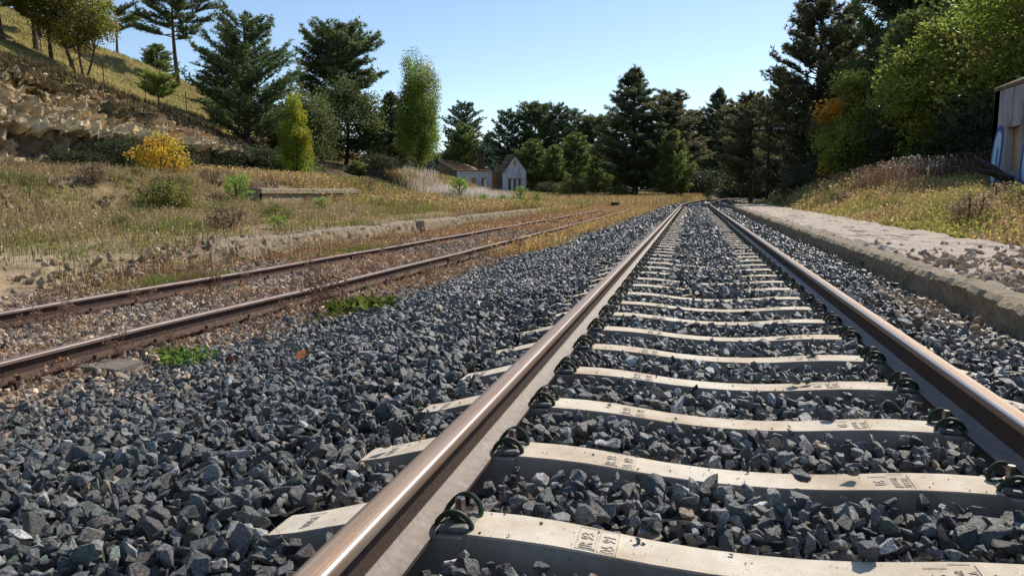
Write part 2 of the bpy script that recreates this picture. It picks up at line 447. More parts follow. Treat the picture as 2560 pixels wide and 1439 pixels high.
def catmull(pts, n=5):
    P = [Vector(p) for p in pts]; out = []
    for i in range(len(P)-1):
        a = P[max(i-1, 0)]; b = P[i]; c = P[i+1]; d = P[min(i+2, len(P)-1)]
        for k in range(n):
            t = k/n
            out.append(.5*((2*b)+(c-a)*t+(2*a-5*b+4*c-d)*t*t+(3*b-a-3*c+d)*t**3))
    out.append(P[-1]); return out
def clip_mesh():
    # local frame: +x points away from the rail, origin at the bolt, z=0 sleeper top
    half = [(-.052, .020, .010), (-.060, .044, .014), (-.050, .064, .034), (-.022, .072, .060), (.010, .072, .066), (.038, .066, .048),
            (.052, .056, .020), (.046, .040, .008), (.026, .027, .012), (.0, .022, .026), (-.020, .018, .030), (-.030, 0, .032)]
    pts = half+[(x, -y, z) for x, y, z in half[-2::-1]]
    b = MB(); b.tube(catmull(pts, 4), .0086, 7)
    me = b.mesh('rail_clip', smooth=True); me.materials.append(MGREEN); return me
def bolt_mesh():
    b = MB()
    b.cyl((0, 0, .030), .024, .005, 16)
    b.cyl((0, 0, .035), .0185, .006, 16, r2=.0165)
    b.cyl((0, 0, .041), .0165, .040, 6)
    b.cyl((0, 0, .081), .0165, .003, 6, r2=.013)
    me = b.mesh('bolt'); me.materials.append(MBOLT); return me
def plate_mesh():
    b = MB()
    v = [(-.045, -.075, .0), (.058, -.062, .0), (.058, .062, .0), (-.045, .075, .0), (-.045, -.075, .012), (.03, -.062, .016), (.03, .062, .016), (-.045, .075, .012),
         (.058, -.062, .004), (.058, .062, .004)]
    b.add(v, [(0, 3, 2, 1), (4, 5, 6, 7), (5, 8, 9, 6), (0, 1, 8, 5, 4), (3, 7, 6, 9, 2), (1, 2, 9, 8), (0, 4, 7, 3)])
    me = b.mesh('guide_plate', bevel=.002); me.materials.append(MPLATE); return me
CLIP, BOLT, PLATE = clip_mesh(), bolt_mesh(), plate_mesh()

def text_mesh(lines, frames):
    """pressed marks: text up direction -x, reads along +y"""
    b = MB(); R = Matrix.Rotation(PI/2, 4, 'Z')
    for (txt, size, x, y, xs) in lines:
        cu = bpy.data.curves.new('t', 'FONT'); cu.body = txt; cu.size = size; cu.extrude = .0008; cu.offset = .0002
        cu.resolution_u = 2; cu.space_character = 1.08
        ob = bpy.data.objects.new('t', cu); me = bpy.data.meshes.new_from_object(ob)
        M = Matrix.Translation((x, y, .0)) @ R @ Matrix.Diagonal((xs, 1, 1, 1))
        b.add([v.co for v in me.vertices], [tuple(p.vertices) for p in me.polygons], 0, M)
        bpy.data.objects.remove(ob); bpy.data.curves.remove(cu); bpy.data.meshes.remove(me)
    for (x0, x1, y0, y1) in frames:
        b.box(x0, x1, y0, y1, 0, .0009)
    return b
def frame(x0, x1, y0, y1, t=.0022):
    return [(x0, x1, y0, y0+t), (x0, x1, y1-t, y1), (x0, x0+t, y0+t, y1-t), (x1-t, x1, y0+t, y1-t)]
def marks(kind):
    lines = []; fr = []
    l2 = {'a': '05 91', 'b': '05 09'}[kind]
    lines += [('JR 93', .046, -.402, -.056, .86), (l2, .046, -.347, -.058, .86)]
    fr += frame(-.442, -.393, -.062, .062, .0018)+frame(-.388, -.339, -.062, .062, .0018)
    lines += [('05', .046, .415, -.034, .86), ('JACOR', .026, .452, -.053, .95), ('TECSA', .026, .482, -.053, .95)]
    fr += [(.372, .425, .034, .0365), (.43, .478, .055, .0575), (.487, .489, -.058, .056)]
    lines += [('VIA1', .040, -1.175, -.045, .86)]
    fr += [(-1.215, -1.165, .044, .0465)]
    X = np.array([-1.30, -1.20, -1.10, -1.04, -.99, -.60, -.50, -.42, -.34, -.25, .25, .34, .42, .50, .60, 1])
    Z = np.array([-.075, -.048, -.020, -.004, 0, -.001, -.006, -.013, -.022, -.031, -.031, -.022, -.013, -.006, -.001, 0])
    out = []
    for (a_, c_) in ((-.6, -.2), (.2, .6), (-1.3, -1.0)):          # drop each mark on to the sleeper top
        b = text_mesh([l for l in lines if a_ < l[2] < c_], [f for f in fr if a_ < f[0] < c_])
        for v in b.v: v.z += float(np.interp(v.x, X, Z))+.0016
        me = b.mesh('pressed_lettering'); me.materials.append(MMARKSHADE); out.append(me)
    return out
MARKA, MARKB = marks('a'), marks('b')

def clip_set(r):
    for (x, rz) in ((-.756, 0), (.756, PI), (-.976, PI), (.976, 0)):
        c = link('rail_clip', CLIP, None, r); c.location = (x, 0, -.006 if abs(x) < .9 else -.022); c.rotation_euler = (0, 0, rz)
        c.scale = (.85, .85, .85)
        b = link('bolt', BOLT, None, c)
        p = link('guide_plate', PLATE, None, c)
SL0 = 1.776+.077
NS = 330
names12 = ['first pale concrete sleeper, cut off by the bottom edge of the photo, marked JR 93',
    'second pale concrete sleeper from the bottom, with two loose stones on it',
    'third pale concrete sleeper from the bottom, one stone on its far edge',
    'fourth pale concrete sleeper from the bottom, one dark stone on its right part',
    'fifth pale concrete sleeper from the bottom of the photo',
    'sixth pale concrete sleeper from the bottom of the photo',
    'seventh pale concrete sleeper from the bottom of the photo',
    'eighth pale concrete sleeper from the bottom of the photo',
    'ninth pale concrete sleeper from the bottom of the photo',
    'tenth pale concrete sleeper from the bottom of the photo']
def far_sleeper():
    b = MB(); src = BODY
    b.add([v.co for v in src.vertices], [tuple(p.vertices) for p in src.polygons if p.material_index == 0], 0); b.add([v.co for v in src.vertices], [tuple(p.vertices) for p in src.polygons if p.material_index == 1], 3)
    for x, sg in ((-.754, 1), (.754, -1), (-.984, -1), (.984, 1)):
        for yy in (-.05, .05):
            pts = [(x-.055*sg, yy, .012), (x-.02*sg, yy*1.4, .058), (x+.03*sg, yy*1.3, .05), (x+.05*sg, yy, .01)]
            b.tube(pts, .009, 4, 1)
        b.cyl((x, 0, .0), .018, .078, 6, 2)
    me = b.mesh('concrete_sleeper')
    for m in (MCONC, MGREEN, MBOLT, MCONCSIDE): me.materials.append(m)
    return me
FAR = far_sleeper()
for i in range(NS):
    s = SL0-.6+.6*i
    if i == 0: continue
    j = i-1                                    # 0 = first one in the photo
    x, y, a = tpos(0, s)
    a += math.radians(rng.normal(0, .25)); dz = rng.normal(0, .0015)
    if j < 34:
        r = root('concrete_sleeper', (x, y, dz), a)
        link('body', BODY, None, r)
        if j < 12:
            for me_ in (MARKA if j % 2 == 0 else MARKB): link('pressed_lettering', me_, None, r)
        clip_set(r)
    else:
        if j > 290: break
        r = link('concrete_sleeper', FAR); r.location = (x, y, dz); r.rotation_euler = (0, 0, a)
    if j < 10: lab = names12[j]
    elif j < 34: lab = 'pale concrete sleeper in the middle stretch, past the tenth, its dark clips still visible'
    else: lab = 'pale concrete sleeper far down the main line towards the curve, clips hardly visible'
    tag(r, lab, 'railway sleeper', 'concrete sleepers of the main line')

# ------------------------------------------------------------------ stones
def hull_rock(seed, n, flat=.75, subdiv=False):
    r = random.Random(seed); bm = bmesh.new()
    for i in range(n):
        v = Vector((r.gauss(0, 1), r.gauss(0, 1), r.gauss(0, 1))).normalized()
        v *= r.uniform(.82, 1.0); bm.verts.new((v.x*r.uniform(.95, 1.15), v.y*.85, v.z*flat))
    bmesh.ops.convex_hull(bm, input=bm.verts)
    for v in [v for v in bm.verts if not v.link_faces]: bm.verts.remove(v)
    if subdiv:
        ed = [e for e in bm.edges if e.calc_length() > .35]
        bmesh.ops.bevel(bm, geom=bm.edges[:], offset=.045, segments=1, affect='EDGES')
        bmesh.ops.triangulate(bm, faces=bm.faces)
        bmesh.ops.subdivide_edges(bm, edges=[e for e in bm.edges if e.calc_length() > .45], cuts=1)
        for v in bm.verts:
            v.co += v.co.normalized()*.07*mn.noise(v.co*3.1+Vector((seed, 0, 0)))
    bmesh.ops.triangulate(bm, faces=bm.faces)
    bmesh.ops.recalc_face_normals(bm, faces=bm.faces)
    bm.verts.index_update()
    V = np.array([v.co[:] for v in bm.verts], dtype=np.float32); F = np.array([[v.index for v in f.verts] for f in bm.faces], dtype=np.int32)
    bm.free(); return V, F
ROCK_HI = [hull_rock(i, 9+i % 6, .55+.05*(i % 5), True) for i in range(14)]
ROCK_MD = [hull_rock(40+i, 9+i % 4, .6+.05*(i % 4)) for i in range(12)]
ROCK_LO = [hull_rock(80+i, 7, .65) for i in range(10)]

def rand_rot(n, tilt=1.0):
    q = rng.normal(size=(n, 4)); q[:, 1:3] *= tilt; q /= np.linalg.norm(q, axis=1)[:, None]
    w, x, y, z = q.T
    return np.stack([1-2*(y*y+z*z), 2*(x*y-z*w), 2*(x*z+y*w), 2*(x*y+z*w), 1-2*(x*x+z*z), 2*(y*z-x*w), 2*(x*z-y*w), 2*(y*z+x*w), 1-2*(x*x+y*y)], -1).reshape(n, 3, 3)
def scatter(name, protos, P, size, col, mat, label, cat, tilt=.5, stretch=.25):
    n = len(P); R = rand_rot(n, tilt); pi = rng.integers(0, len(protos), n)
    sc = size[:, None]*(1+rng.normal(0, stretch, (n, 3)).clip(-.45, .6))
    Vs, Fs, Cs = [], [], []; base = 0
    for k, (v, f) in enumerate(protos):
        s = np.where(pi == k)[0]
        if len(s) == 0: continue
        vv = np.einsum('nij,nvj->nvi', R[s], v[None]*sc[s][:, None, :])+P[s][:, None, :]
        m = len(v)
        ff = f[None]+(np.arange(len(s))*m)[:, None, None]+base
        base += len(s)*m
        Vs.append(vv.reshape(-1, 3)); Fs.append(ff.reshape(-1, 3)); Cs.append(np.repeat(col[s], m, 0))
    o = link(name, np_mesh(name, np.concatenate(Vs), np.concatenate(Fs), np.concatenate(Cs)), mat)
    return tag(o, label, cat, kind='stuff')

def jgrid(x0, x1, y0, y1, s, j=.42):
    xs = np.arange(x0, x1, s); ys = np.arange(y0, y1, s*.92)
    X, Y = np.meshgrid(xs, ys); X[::2] += s/2
    X = X.ravel()+rng.uniform(-j, j, X.size)*s; Y = Y.ravel()+rng.uniform(-j, j, Y.size)*s
    return X, Y
def bsurf(x, y):
    z = ip(x, [-3.9, -3.3, -1.75, -1.35, -1.15, -.9, .9, 1.15, 1.35, 1.75, 2.0], [-.350, -.305, -.056, -.044, -.034, -.018, -.018, -.030, -.040, -.070, -.095])
    z = z+(fbm(x, y, 1.9, 2)-.5)*.055-.022*np.exp(-(x/.5)**2)
    z = z+np.where(np.abs(x) < .42, sm(y, 5.5, 11)*.055*(fbm(x+5, y, 1.1, 2)*1.6-.1), 0)
    return z
def to_world(x, s):
    a = np.arctan(np.clip(s-44, 0, None)/340.0)
    return trk(s)+x*np.cos(a), s-x*np.sin(a)
def rockcol(n, x, y):
    v = np.exp(rng.normal(0, .42, n))[:, None]
    c = np.array([.132, .134, .127])*v
    t = rng.random(n)[:, None]
    c = np.where(t < .25, np.array([.075, .092, .080])*v, c)
    c = np.where((t > .40) & (t < .52), np.array([.135, .12, .105])*v, c)
    c = np.where((t > .25) & (t < .33), np.array([.26, .255, .24])*v, c)
    rst = (np.exp(-((np.abs(x)-GX)/.16)**2)*.55)[:, None]
    c = lerp(c, np.array([.13, .085, .055])*v, rst*rng.random((n, 1)))
    p = .012+.9*np.exp(-((x-1.70)**2/.06+(y-6.6)**2/1.6))*.8+np.where(x < -3.15, sm(-x, 3.2+.55*(1-sm(y, 4.6, 6.4)), 3.85+.5*(1-sm(y, 4.6, 6.4)))*.8, 0)
    p = p+.12*np.exp(-((x+3.0)**2/.25+(y-3.6)**2/.5))
    tt = rng.random(n) < p
    tan = np.array([.34, .25, .165])*(v**.6)
    return np.where(tt[:, None], tan, c)
def ballast(name, x0, x1, y0, y1, s, protos, label, layers=2, size=.60, far=False):
    Ps, Cs, Ss = [], [], []
    for L in range(layers):
        x, y = jgrid(x0, x1, y0, y1, s)
        k = np.abs(((y-SL0)/.6+.5) % 1-.5)*.6      # distance from nearest sleeper axis
        on = (np.abs(x) < 1.31) & (k < .118)
        z = bsurf(x, y)-(.034 if L == 0 else 0)+rng.uniform(-.014, .012, len(x))
        cover = (np.abs(x) < .5) & (y > 6) & (rng.random(len(x)) < .45*sm(y, 6, 12)*(1-np.abs(x)/.6))
        if L == layers-1:
            keep = (~on) | cover
            z = np.where(cover & on, -.03+rng.uniform(0, .012, len(x)), z)
            keep &= (rng.random(len(x)) < .93)
        else: keep = ~on
        keep &= ~((np.abs(np.abs(x)-GX) < .092))
        keep &= ~((x > 1.86) | (x < -3.25-.35*fbm(x*0+3, y, .8, 2)-.62*(1-sm(y, 4.6, 6.4))))
        x, y, z = x[keep], y[keep], z[keep]
        wx, wy = to_world(x, y)
        Ps.append(np.c_[wx, wy, z]); Cs.append(rockcol(len(x), x, y))
        Ss.append(s*size*np.exp(rng.normal(-.04, .30, len(x))).clip(.35, 1.55))
    return scatter(name, protos, np.concatenate(Ps), np.concatenate(Ss), np.concatenate(Cs), MROCK, label, 'ballast', tilt=.9)
ballast('ballast', -4.2, 2.1, .3, 5.2, .049, ROCK_HI, 'dark grey crushed stone ballast in the foreground between the nearest sleepers')
ballast('ballast', -4.2, 2.1, 5.2, 15, .051, ROCK_MD, 'dark grey crushed stone ballast of the middle distance under the main line')
ballast('ballast', -4.0, 2.1, 15, 46, .075, ROCK_LO, 'dark grey crushed stone ballast of the far straight stretch', layers=1, size=.75)
ballast('ballast', -3.0, 2.1, 46, 190, .16, ROCK_LO, 'dark grey crushed stone ballast on the far curve', layers=1, size=.62)

def fines():
    n = 2600; i = rng.integers(0, 34, n); x = rng.uniform(-1.25, 1.25, n); yy = rng.uniform(-.072, .072, n)
    k = (np.abs(np.abs(x)-GX) > .18); i, x, yy = i[k], x[k], yy[k]; n = len(x)
    z = np.interp(x, [-1.3, -1.2, -1.1, -1.04, -.6, -.42, -.25, 0, .25, .42, .6, 1.04, 1.1, 1.2, 1.3], [-.075, -.048, -.020, -.004, -.001, -.013, -.031, -.041, -.031, -.013, -.001, -.004, -.020, -.048, -.075])
    r_ = .0028*np.exp(rng.normal(0, .6, n)).clip(.4, 5)
    c = np.where(rng.random((n, 1)) < .6, np.array([[.10, .10, .10]]), np.array([[.34, .27, .2]]))
    scatter('stone_chips', ROCK_LO, np.c_[x, SL0+.6*i+yy, z+r_*.5], r_, c, MROCK, 'tiny stone chips and grit strewn over the concrete sleepers', 'grit', tilt=.9)
fines()
# loose single stones on the sleepers
def loose(x, y, z, r, seed, label, col=(.06, .07, .078), flat=1):
    V, F = hull_rock(seed, 13, .75, True)
    V = V*r; o = link('loose_stone', np_mesh('loose_stone', V, F, np.tile(np.array(col), (len(V), 1))), MROCK)
    o.location = (x, y, z); o.rotation_euler = (rng.uniform(-.4, .4), rng.uniform(-.4, .4), rng.uniform(0, 6))
    tag(o, label, 'stone', 'loose stones lying on the sleepers')
loose(.325, 2.47, .008, .030, 201, 'blocky dark stone in the middle of the second sleeper top')
loose(.16, 2.40, .0, .036, 202, 'large pointed dark stone against the front edge of the second sleeper')
loose(.26, 1.93, -.005, .040, 203, 'long dark stone lying on the far edge of the nearest sleeper')
loose(.37, 3.12, .0, .036, 204, 'flat dark stone on the far edge of the third sleeper')
loose(.30, 3.66, .005, .034, 205, 'dark stone on the fourth sleeper, the left one of a pair')
loose(.36, 3.68, .0, .028, 206, 'small dark stone on the fourth sleeper, the right one of a pair')
loose(.47, 4.29, .012, .034, 207, 'dark stone on the right part of the fifth sleeper')
loose(.38, 4.86, .012, .034, 208, 'dark stone on the sixth sleeper top')
loose(-1.22, 2.46, -.02, .03, 209, 'dark stone on the left end of the second sleeper')

# side track ---------------------------------------------------------
def scx(y): return float(np.interp(y, [-3, 5, 10, 15, 50], [-5.20, -5.17, -5.03, -4.96, -4.70]))
def side_rail(sgn, lab, y1):
    path = []
    for y in np.arange(-3, y1, .8):
        x = scx(y)+sgn*.869; path.append((x, y, 0, .004*math.sin(y*1.3+sgn)-.16*max(0, (y-44)/8.0)**2))
    r = link('rail', rail_mesh('rail', path, (.93, .9), -.308), [MOLDTOP, MOLDTOP, MOLDRAIL, MOLDRAIL])
    tag(r, lab, 'rail', 'rails of the old side track')
    for yj in (.4, 12.4, 24.4, 36.4):
        for q in (-1, 1):
            b = MB(); x = scx(yj)+sgn*.869
            b.box(x+q*.012 if q > 0 else x-.030, x+.030 if q > 0 else x-.012, yj-.3, yj+.3, -.285, -.215)
            for k in (-.22, -.08, .08, .22): b.cyl((x+q*.036, yj+k, -.25), .013, .012, 6, M=Matrix.Translation((0, 0, 0)))
            b.build('fishplate', MOLDRAIL, r, bevel=.003)
    for y in np.arange(3.2, 15, .62):
        for q in (-1, 1):
            b = MB(); x = scx(y)+sgn*.869+q*.085
            b.box(x-.03, x+.03, y-.05, y+.05, -.33, -.292); b.cyl((x, y, -.292), .014, .03, 6)
            b.build('rail_screw', MOLDRAIL, r)
side_rail(-1, 'far rusty rail of the old side track, with a silvery worn top', 50)
side_rail(1, 'near rusty rail of the old side track, half hidden by dry weeds', 46)
# old timber sleepers, half buried
sb = MB(); nseg = 14
for i in range(nseg):
    x0 = -1.3+2.6*i/nseg; x1 = -1.3+2.6*(i+1)/nseg
    sb.box(x0, x1, -.12, .12, -.15, .0)
bmw = bmesh.new(); mw = sb.mesh('timber_sleeper'); bmw.from_mesh(mw)
bmesh.ops.remove_doubles(bmw, verts=bmw.verts, dist=.001)
for v in bmw.verts: v.co += Vector((0, .012*mn.noise(v.co*3), .012*mn.noise(v.co*5)))
bmw.to_mesh(mw); bmw.free(); mw.materials.append(MWOOD)
for i, y in enumerate(np.arange(.72, 15, .62)):
    o = link('timber_sleeper', mw); o.location = (scx(y), y, -.352-.012*rng.random()); o.rotation_euler = (0, 0, rng.normal(0, .02))
    if i == 6: o.location.z = -.305
    tag(o, 'bare weathered plank standing proud of the stones between the side track rails' if i == 6 else
        'weathered sleeper of the old side track, mostly buried in pale stones', 'railway sleeper', 'old sleepers of the side track')

# pale gravel of the side track
def side_gravel():
    out = []
    for (y0, y1, s, pr) in ((.3, 12, .055, ROCK_MD), (12, 30, .085, ROCK_LO), (30, 50, .16, ROCK_LO)):
        x, y = jgrid(-8.3, -3.15, y0, y1, s)
        cx_ = np.interp(y, [-3, 5, 10, 15, 50], [-5.20, -5.17, -5.03, -4.96, -4.70])
        u = x-cx_
        dens = np.where(np.abs(u) < 1.5, .95, .5)*np.clip(.55+1.0*fbm(x, y, .9, 3), 0, 1)
        dens = np.where(x > -3.9, .8, dens)
        dens = np.where(y > 24, dens*.6, dens)
        keep = (rng.random(len(x)) < dens) & (np.abs(np.abs(u)-.869) > .08)
        x, y = x[keep], y[keep]; n = len(x)
        z = ground(x, y)+.016+rng.uniform(-.01, .01, n)
        v = np.exp(rng.normal(0, .3, n))[:, None]
        c = np.where(rng.random(n)[:, None] < .6, np.array([.44, .34, .25]), np.array([.33, .26, .20]))*v
        c = np.where(((rng.random(n) < .10+.55*sm(x, -3.9, -3.4)))[:, None], np.array([.12, .125, .125])*v, c)
        scatter('gravel', pr, np.c_[x, y, z], s*.52*np.exp(rng.normal(0, .3, n)).clip(.4, 2), c, MPEBBLE,
                ['pale stones and gravel around the near part of the side track', 'pale gravel around the middle of the side track', 'pale gravel at the far end of the side track'][len(out)], 'gravel', tilt=.9)
        out.append(1)
side_gravel()

# ------------------------------------------------------------------ platforms
def rough_strip(name, xs_z, y0, y1, dy, mat, amp, label, cat, seed=0, frac=4, kind=None, colfn=None, xoff=None, zoff=None):
    """strip swept along y from a cross-section [(x, z)...] and roughened"""
    ys = np.arange(y0, y1, dy); n = len(xs_z); V = []
    for y in ys:
        for i, (x, z) in enumerate(xs_z):
            e = 0 if i in (0, n-1) else 1
            p = Vector((x*1.0, y, z))
            d = mn.fractal(p*frac+Vector((seed, 0, 0)), .7, 2.1, 4)*amp*e
            d2 = mn.fractal(p*frac*1.3+Vector((seed+20, 5, 0)), .7, 2.1, 4)*amp*e
            V.append((x+d+(xoff(y) if xoff else 0), y, z+d2*.6+(zoff(y) if zoff else 0)))
    zb = min(z for x, z in xs_z)-.05
    V = [(v[0], v[1], zb) for v in V[:n]]+V+[(v[0], v[1], zb) for v in V[-n:]]
    m = len(ys)+2
    idx = np.arange(m*n).reshape(m, n)
    F = np.stack([idx[:-1, :-1], idx[:-1, 1:], idx[1:, 1:], idx[1:, :-1]], -1).reshape(-1, 4)
    o = link(name, np_mesh(name, np.array(V), F, None, smooth=False), mat)
    return tag(o, label, cat, kind=kind)

# right platform: rough stone kerb, then worn paving
def sect(pts, step):
    out = []
    for (a, b) in zip(pts[:-1], pts[1:]):
        L = math.hypot(b[0]-a[0], b[1]-a[1]); k = max(1, int(L/step))
        for i in range(k): out.append((a[0]+(b[0]-a[0])*i/k, a[1]+(b[1]-a[1])*i/k))
    out.append(pts[-1]); return out
kx = lambda y: .09*mn.noise(Vector((y*.8, 0, 3)))+.03*mn.noise(Vector((y*2.7, 0, 9)))+max(0, y-26)*.004
rough_strip('platform_kerb', sect([(1.98, -.30), (1.965, -.02), (1.95, .09), (1.99, .127), (2.06, .135), (2.17, .130), (2.30, .05)], .035), .5, 46, .05, MKERB, .03,
            'rough lichened stone kerb along the edge of the right platform', 'kerb', 3, 7, xoff=kx)
def platform_paving():
    xs = np.arange(2.22, 4.35, .07); ys = np.arange(.5, 50, .09)
    X, Y = np.meshgrid(xs, ys); sh = X.shape; X = X.ravel(); Y = Y.ravel()
    c1 = vnoise(X, Y*1.4, 1.1); c2 = fbm(X, Y, 3.0, 4)
    crack = (np.abs(vnoise(X+3, Y*1.8, 1.3)-.5) < .03)
    Z = .122+(c2-.5)*.10-crack*.05+np.floor(vnoise(X*.8+9, Y*.5, 1.2)*4)*.012
    broken = np.clip((X-2.18)*4, 0, 1)*(1-sm(Y, 7.2, 9.5))
    Z = Z-broken*.10
    Z = Z-.12*sm(X, 4.1, 4.35)
    Z = np.where(X < 2.26, Z-.06, Z)
    idx = np.arange(len(X)).reshape(sh)
    F = np.stack([idx[:-1, :-1], idx[:-1, 1:], idx[1:, 1:], idx[1:, :-1]], -1).reshape(-1, 4)
    o = link('platform', np_mesh('platform', np.c_[X+np.clip(Y-26, 0, None)*.004, Y, Z], F), MPAVE)
    tag(o, kind='structure')
platform_paving()
def rubble():
    x, y = jgrid(2.15, 4.5, 3.0, 12, .075)
    k = rng.random(len(x)) < np.clip(1.5-(y-5.8)/3.2, .05, 1)*np.clip((x-2.12)*4, 0, 1)*(.45+fbm(x, y, 1.3, 2)); x, y = x[k], y[k]; n = len(x)
    v = np.exp(rng.normal(0, .22, n))[:, None]
    c = np.where(rng.random(n)[:, None] < .75, np.array([.42, .32, .22]), np.array([.30, .25, .21]))*v
    z = np.where(y < 8.5, .06, .13)+rng.uniform(0, .03, n)
    scatter('rubble', ROCK_HI[:6], np.c_[x, y, z], .075*.62*np.exp(rng.normal(0, .35, n)).clip(.4, 2), c, MPEBBLE, 'tan broken stones spilling over the near end of the right platform', 'rubble', tilt=.8)
    # a tan heap in the ballast next to the kerb
    n = 90; x = rng.normal(1.62, .12, n).clip(1.2, 1.85); y = rng.normal(6.7, .6, n)
    c = np.array([.42, .31, .20])*np.exp(rng.normal(0, .2, n))[:, None]
    scatter('rubble', ROCK_HI[:6], np.c_[x, y, bsurf(x, y)+rng.uniform(0, .035, n)], .034*np.exp(rng.normal(0, .3, n)).clip(.5, 1.9), c, MPEBBLE, 'tan stones mixed into the dark ballast beside the kerb', 'rubble', tilt=.8)
rubble()

# left: old platform edge, crumbling towards the camera
lx = lambda y: -.15*sm(y, 15, 9)-.25*sm(y, 9.5, 6)+.10*mn.noise(Vector((y*.7, 2, 0)))+.05*mn.noise(Vector((y*2.5, 2, 7)))
rough_strip('old_platform_edge', sect([(-8.10, -.50), (-8.16, -.2), (-8.22, .0), (-8.30, .035), (-8.60, .03), (-8.9, -.03)], .05), 10.6, 44, .07, MKERB, .065,
            'crumbling low stone edge of the abandoned left platform, overgrown with straw', 'platform edge', 13, 4, xoff=lx, zoff=lambda y: -.55*(1-float(sm(y, 10.6, 12.2)))-.10*max(0, mn.noise(Vector((y*.45, 7, 7)))))
def slab(y0, y1, lab, seed):
    o = rough_strip('coping_slab', sect([(-7.98, -.30), (-8.0, -.02), (-8.03, .03), (-8.42, .03), (-8.5, -.05)], .06), y0, y1, .09, MKERB, .035, lab, 'slab', seed, 3)
    return o
slab(21.8, 25.2, 'pale coping slab still lying on the middle of the old left platform edge', 52)
x = np.concatenate([rng.normal(-8.4, .4, 170), rng.uniform(-8.6, -7.6, 130)]); y = np.concatenate([rng.uniform(6.5, 12.5, 170), rng.uniform(9, 30, 130)])
n = len(x); z = ground(x, y)+np.where(x < -8.3, 0, .03)+rng.uniform(-.02, .03, n)
z = np.where(x > -8.32, np.maximum(z, -.40+.38*sm(-x, 7.5, 8.4)*(y < 12.5)), z)
scatter('rubble', ROCK_HI[:6], np.c_[x, y, z], .055*np.exp(rng.normal(0, .5, n)).clip(.3, 2.6), np.array([.36, .275, .18])*np.exp(rng.normal(0, .25, n))[:, None], MPEBBLE,
        'ochre rubble fallen from the near end of the old left platform', 'rubble', tilt=.8)
# loading ledge and the terrace rubble
rough_strip('loading_ledge', sect([(-15.6, .1), (-15.65, .8), (-15.55, .84), (-15.55, 1.0), (-15.7, 1.03), (-16.6, 1.02)], .06), 25.4, 33.8, .08, MKERB, .03,
            'long low stone ledge with an overhanging flat slab in the dry grass on the left', 'ledge', 33, 5)
x = rng.uniform(-17.6, -15.2, 900); y = rng.uniform(6, 40, 900); n = 900
scatter('rubble', ROCK_MD, np.c_[x, y, ground(x, y)+.03], .09*np.exp(rng.normal(0, .5, n)).clip(.3, 2.2), np.array([.24, .18, .12])*np.exp(rng.normal(0, .3, n))[:, None], MPEBBLE,
        'brown rubble on the bank in the left field', 'rubble', tilt=.8)

# ------------------------------------------------------------------ buildings
def wall(b, p0, p1, z0, topf, th, cols, holes, mi=0, base=None):
    """wall from p0 to p1; cols = break points along it (m); holes = {(i): (za, zb)}; topf(u) = height"""
    p0 = Vector((*p0, 0)); p1 = Vector((*p1, 0)); L = (p1-p0).length; d = (p1-p0)/L; nrm = Vector((d.y, -d.x, 0))
    cols = [0]+cols+[L]
    def cell(u0, u1, za, zb0, zb1):
        q = []
        for off in (0, -th):
            for (u, z) in ((u0, za), (u1, za), (u1, zb1), (u0, zb0)):
                w = p0+d*u+nrm*off; q.append((w.x, w.y, z))
        b.add(q, [(0, 1, 2, 3), (7, 6, 5, 4), (0, 4, 5, 1), (1, 5, 6, 2), (2, 6, 7, 3), (3, 7, 4, 0)], mi)
    for i in range(len(cols)-1):
        u0, u1 = cols[i], cols[i+1]
        h = holes.get(i)
        if h is None: cell(u0, u1, z0, topf(u0), topf(u1))
        else:
            if h[0] > z0+.01: cell(u0, u1, z0, h[0], h[0])
            cell(u0, u1, h[1], topf(u0), topf(u1))

